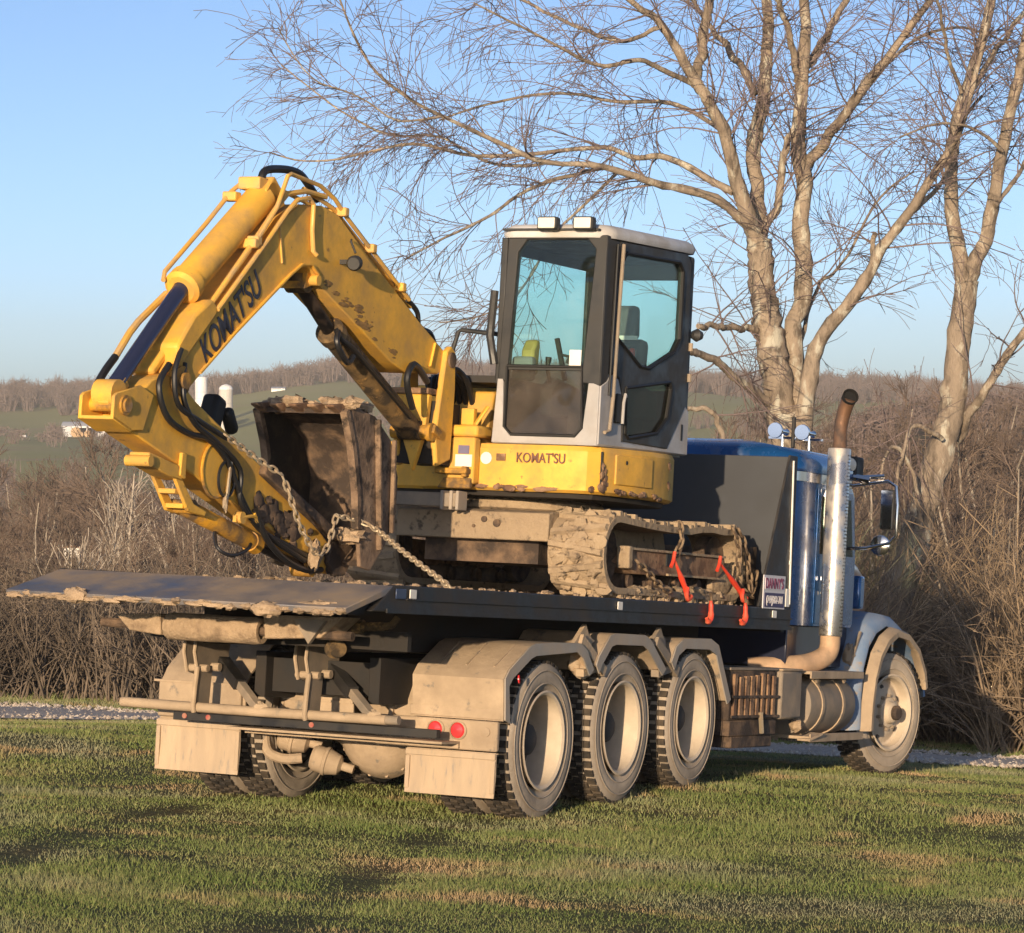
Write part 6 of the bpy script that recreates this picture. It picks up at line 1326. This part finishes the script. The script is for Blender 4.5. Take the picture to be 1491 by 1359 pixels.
# ------------------------------------------------------------------ grass
def grass():
    rg = np.random.default_rng(21); n = 900000
    Y = 12 + 27.5 * rg.random(n) ** 1.35; X = Y * rg.uniform(-.185, .185, n) + rg.uniform(-.5, .5, n)
    def nz(s, a, b_): return np.sin(X*s + a + 2*np.sin(Y*s*.7 + b_)) * np.sin(Y*s*1.1 + b_ + 1.5*np.sin(X*s*.8 + a))
    dens = .66 + .30 * nz(1.9, 1, 2) + .22 * nz(5.1, 3, 1); onroad = (Y > ROAD_A - .15) & (Y < ROAD_B + .1)
    xl = (X - O_w.x) * f_w.x + (Y - O_w.y) * f_w.y; yl = -(X - O_w.x) * f_w.y + (Y - O_w.y) * f_w.x; rt = rut(xl, yl); dens = dens * (1 - .55 * rt)
    keep = (rg.random(n) < dens) & ~(onroad & (rg.random(n) > .015)); X, Y = X[keep], Y[keep]; n = len(X)
    Z = ground_z(X, Y); s = .75 + .4*nz(1.1, 2, 5) + .25*nz(3.7, 5, 2); h = rg.uniform(.010, .040, n) ** 1.0 * (1 + 1.2 * (rg.random(n) < .03)) * (1 - .5 * rt[keep]) * np.clip(s, .45, 1.5) * (1 + .6*(Y > ROAD_B)); w = rg.uniform(.0016, .0036, n) * (Y / 18)
    a = rg.uniform(0, 2*np.pi, n); lean = rg.uniform(.1, .9, n) * h; b_ = rg.uniform(0, 2*np.pi, n)
    sx_, sy_ = np.cos(a)*w, np.sin(a)*w; lx, ly = np.cos(b_)*lean, np.sin(b_)*lean
    base = np.stack([X, Y, Z - .004], 1); dx = np.stack([sx_, sy_, np.zeros(n)], 1)
    mid = base + np.stack([lx*.35, ly*.35, h*.62], 1); tip = base + np.stack([lx, ly, h], 1)
    V = np.stack([base - dx, base + dx, tip], 1).reshape(-1, 3); F = np.arange(n * 3).reshape(-1, 3)
    me = np_mesh('lawn_grass', V, F)
    m = bpy.data.materials.new('grass'); m.use_nodes = True; MATS['grass'] = m; nd = m.node_tree.nodes; l = m.node_tree.links; bs_ = nd['Principled BSDF']
    bs_.inputs['Roughness'].default_value = .6; bs_.inputs['Specular IOR Level'].default_value = .25
    geo = nd.new('ShaderNodeNewGeometry')
    def noise(sc, det=5):
        t = nd.new('ShaderNodeTexNoise'); t.inputs['Scale'].default_value = sc; t.inputs['Detail'].default_value = det; l.new(geo.outputs['Position'], t.inputs['Vector']); return t.outputs['Fac']
    def mr(f, a, b): r = nd.new('ShaderNodeMapRange'); r.inputs[1].default_value = a; r.inputs[2].default_value = b; l.new(f, r.inputs[0]); return r.outputs[0]
    def mix(f, a, b):
        x = nd.new('ShaderNodeMix'); x.data_type = 'RGBA'; l.new(f, x.inputs[0])
        for s_, v in ((6, a), (7, b)):
            if isinstance(v, tuple): x.inputs[s_].default_value = (*v, 1)
            else: l.new(v, x.inputs[s_])
        return x.outputs[2]
    c = mix(mr(noise(.8), .35, .65), (.145, .20, .05), (.235, .26, .095))
    c = mix(mr(noise(.40, 4), .50, .68), c, (.27, .27, .17))
    c = mix(mr(noise(70, 2), .55, .72), c, (.40, .31, .17))
    c = mix(mr(noise(1.1, 5), .56, .68), c, (.42, .30, .16))
    l.new(c, bs_.inputs['Base Color'])
    o = link('lawn_grass', me, 'grass', kind='stuff'); o['label'] = 'short worn green lawn grass with tan dead patches'; o['category'] = 'grass'
grass()
def stones():
    rg = np.random.default_rng(8); n = 9000; X = rg.uniform(-9, 9, n); Y = rg.uniform(ROAD_A - .2, ROAD_B + .3, n); r = rg.uniform(.01, .035, n); Z = ground_z(X, Y) + .02
    o6 = np.array([[1, 0, 0], [-1, 0, 0], [0, 1, 0], [0, -1, 0], [0, 0, .8], [0, 0, -.8]]); V = np.stack([X, Y, Z], 1)[:, None] + o6[None] * r[:, None, None] * rg.uniform(.6, 1.3, (n, 6, 1))
    f = np.array([[0, 2, 4], [2, 1, 4], [1, 3, 4], [3, 0, 4], [2, 0, 5], [1, 2, 5], [3, 1, 5], [0, 3, 5]]); F = (np.arange(n)[:, None, None]*6 + f[None]).reshape(-1, 3)
    me = np_mesh('road_gravel', V.reshape(-1, 3), F); me.polygons.foreach_set('use_smooth', np.zeros(len(F), bool)); o = link('road_gravel', me, 'gravel', kind='stuff'); o['label'] = 'loose pale gravel stones on the farm road'; o['category'] = 'gravel'
stones()

# ------------------------------------------------------------------ haze
hz = B().box(-860, 860, -70, 1500, -60, 38).build('haze', None, None, smooth=0, kind='stuff'); hz['label'] = 'thin pale haze over the valley'; hz['category'] = 'haze'
m = bpy.data.materials.new('haze'); m.use_nodes = True; nn_ = m.node_tree.nodes; nn_.remove(nn_['Principled BSDF'])
vp = nn_.new('ShaderNodeVolumePrincipled'); vp.inputs['Color'].default_value = (.97, .93, .87, 1); vp.inputs['Density'].default_value = .00025; vp.inputs['Anisotropy'].default_value = .0
m.node_tree.links.new(vp.outputs[0], nn_['Material Output'].inputs['Volume']); hz.data.materials.append(m)
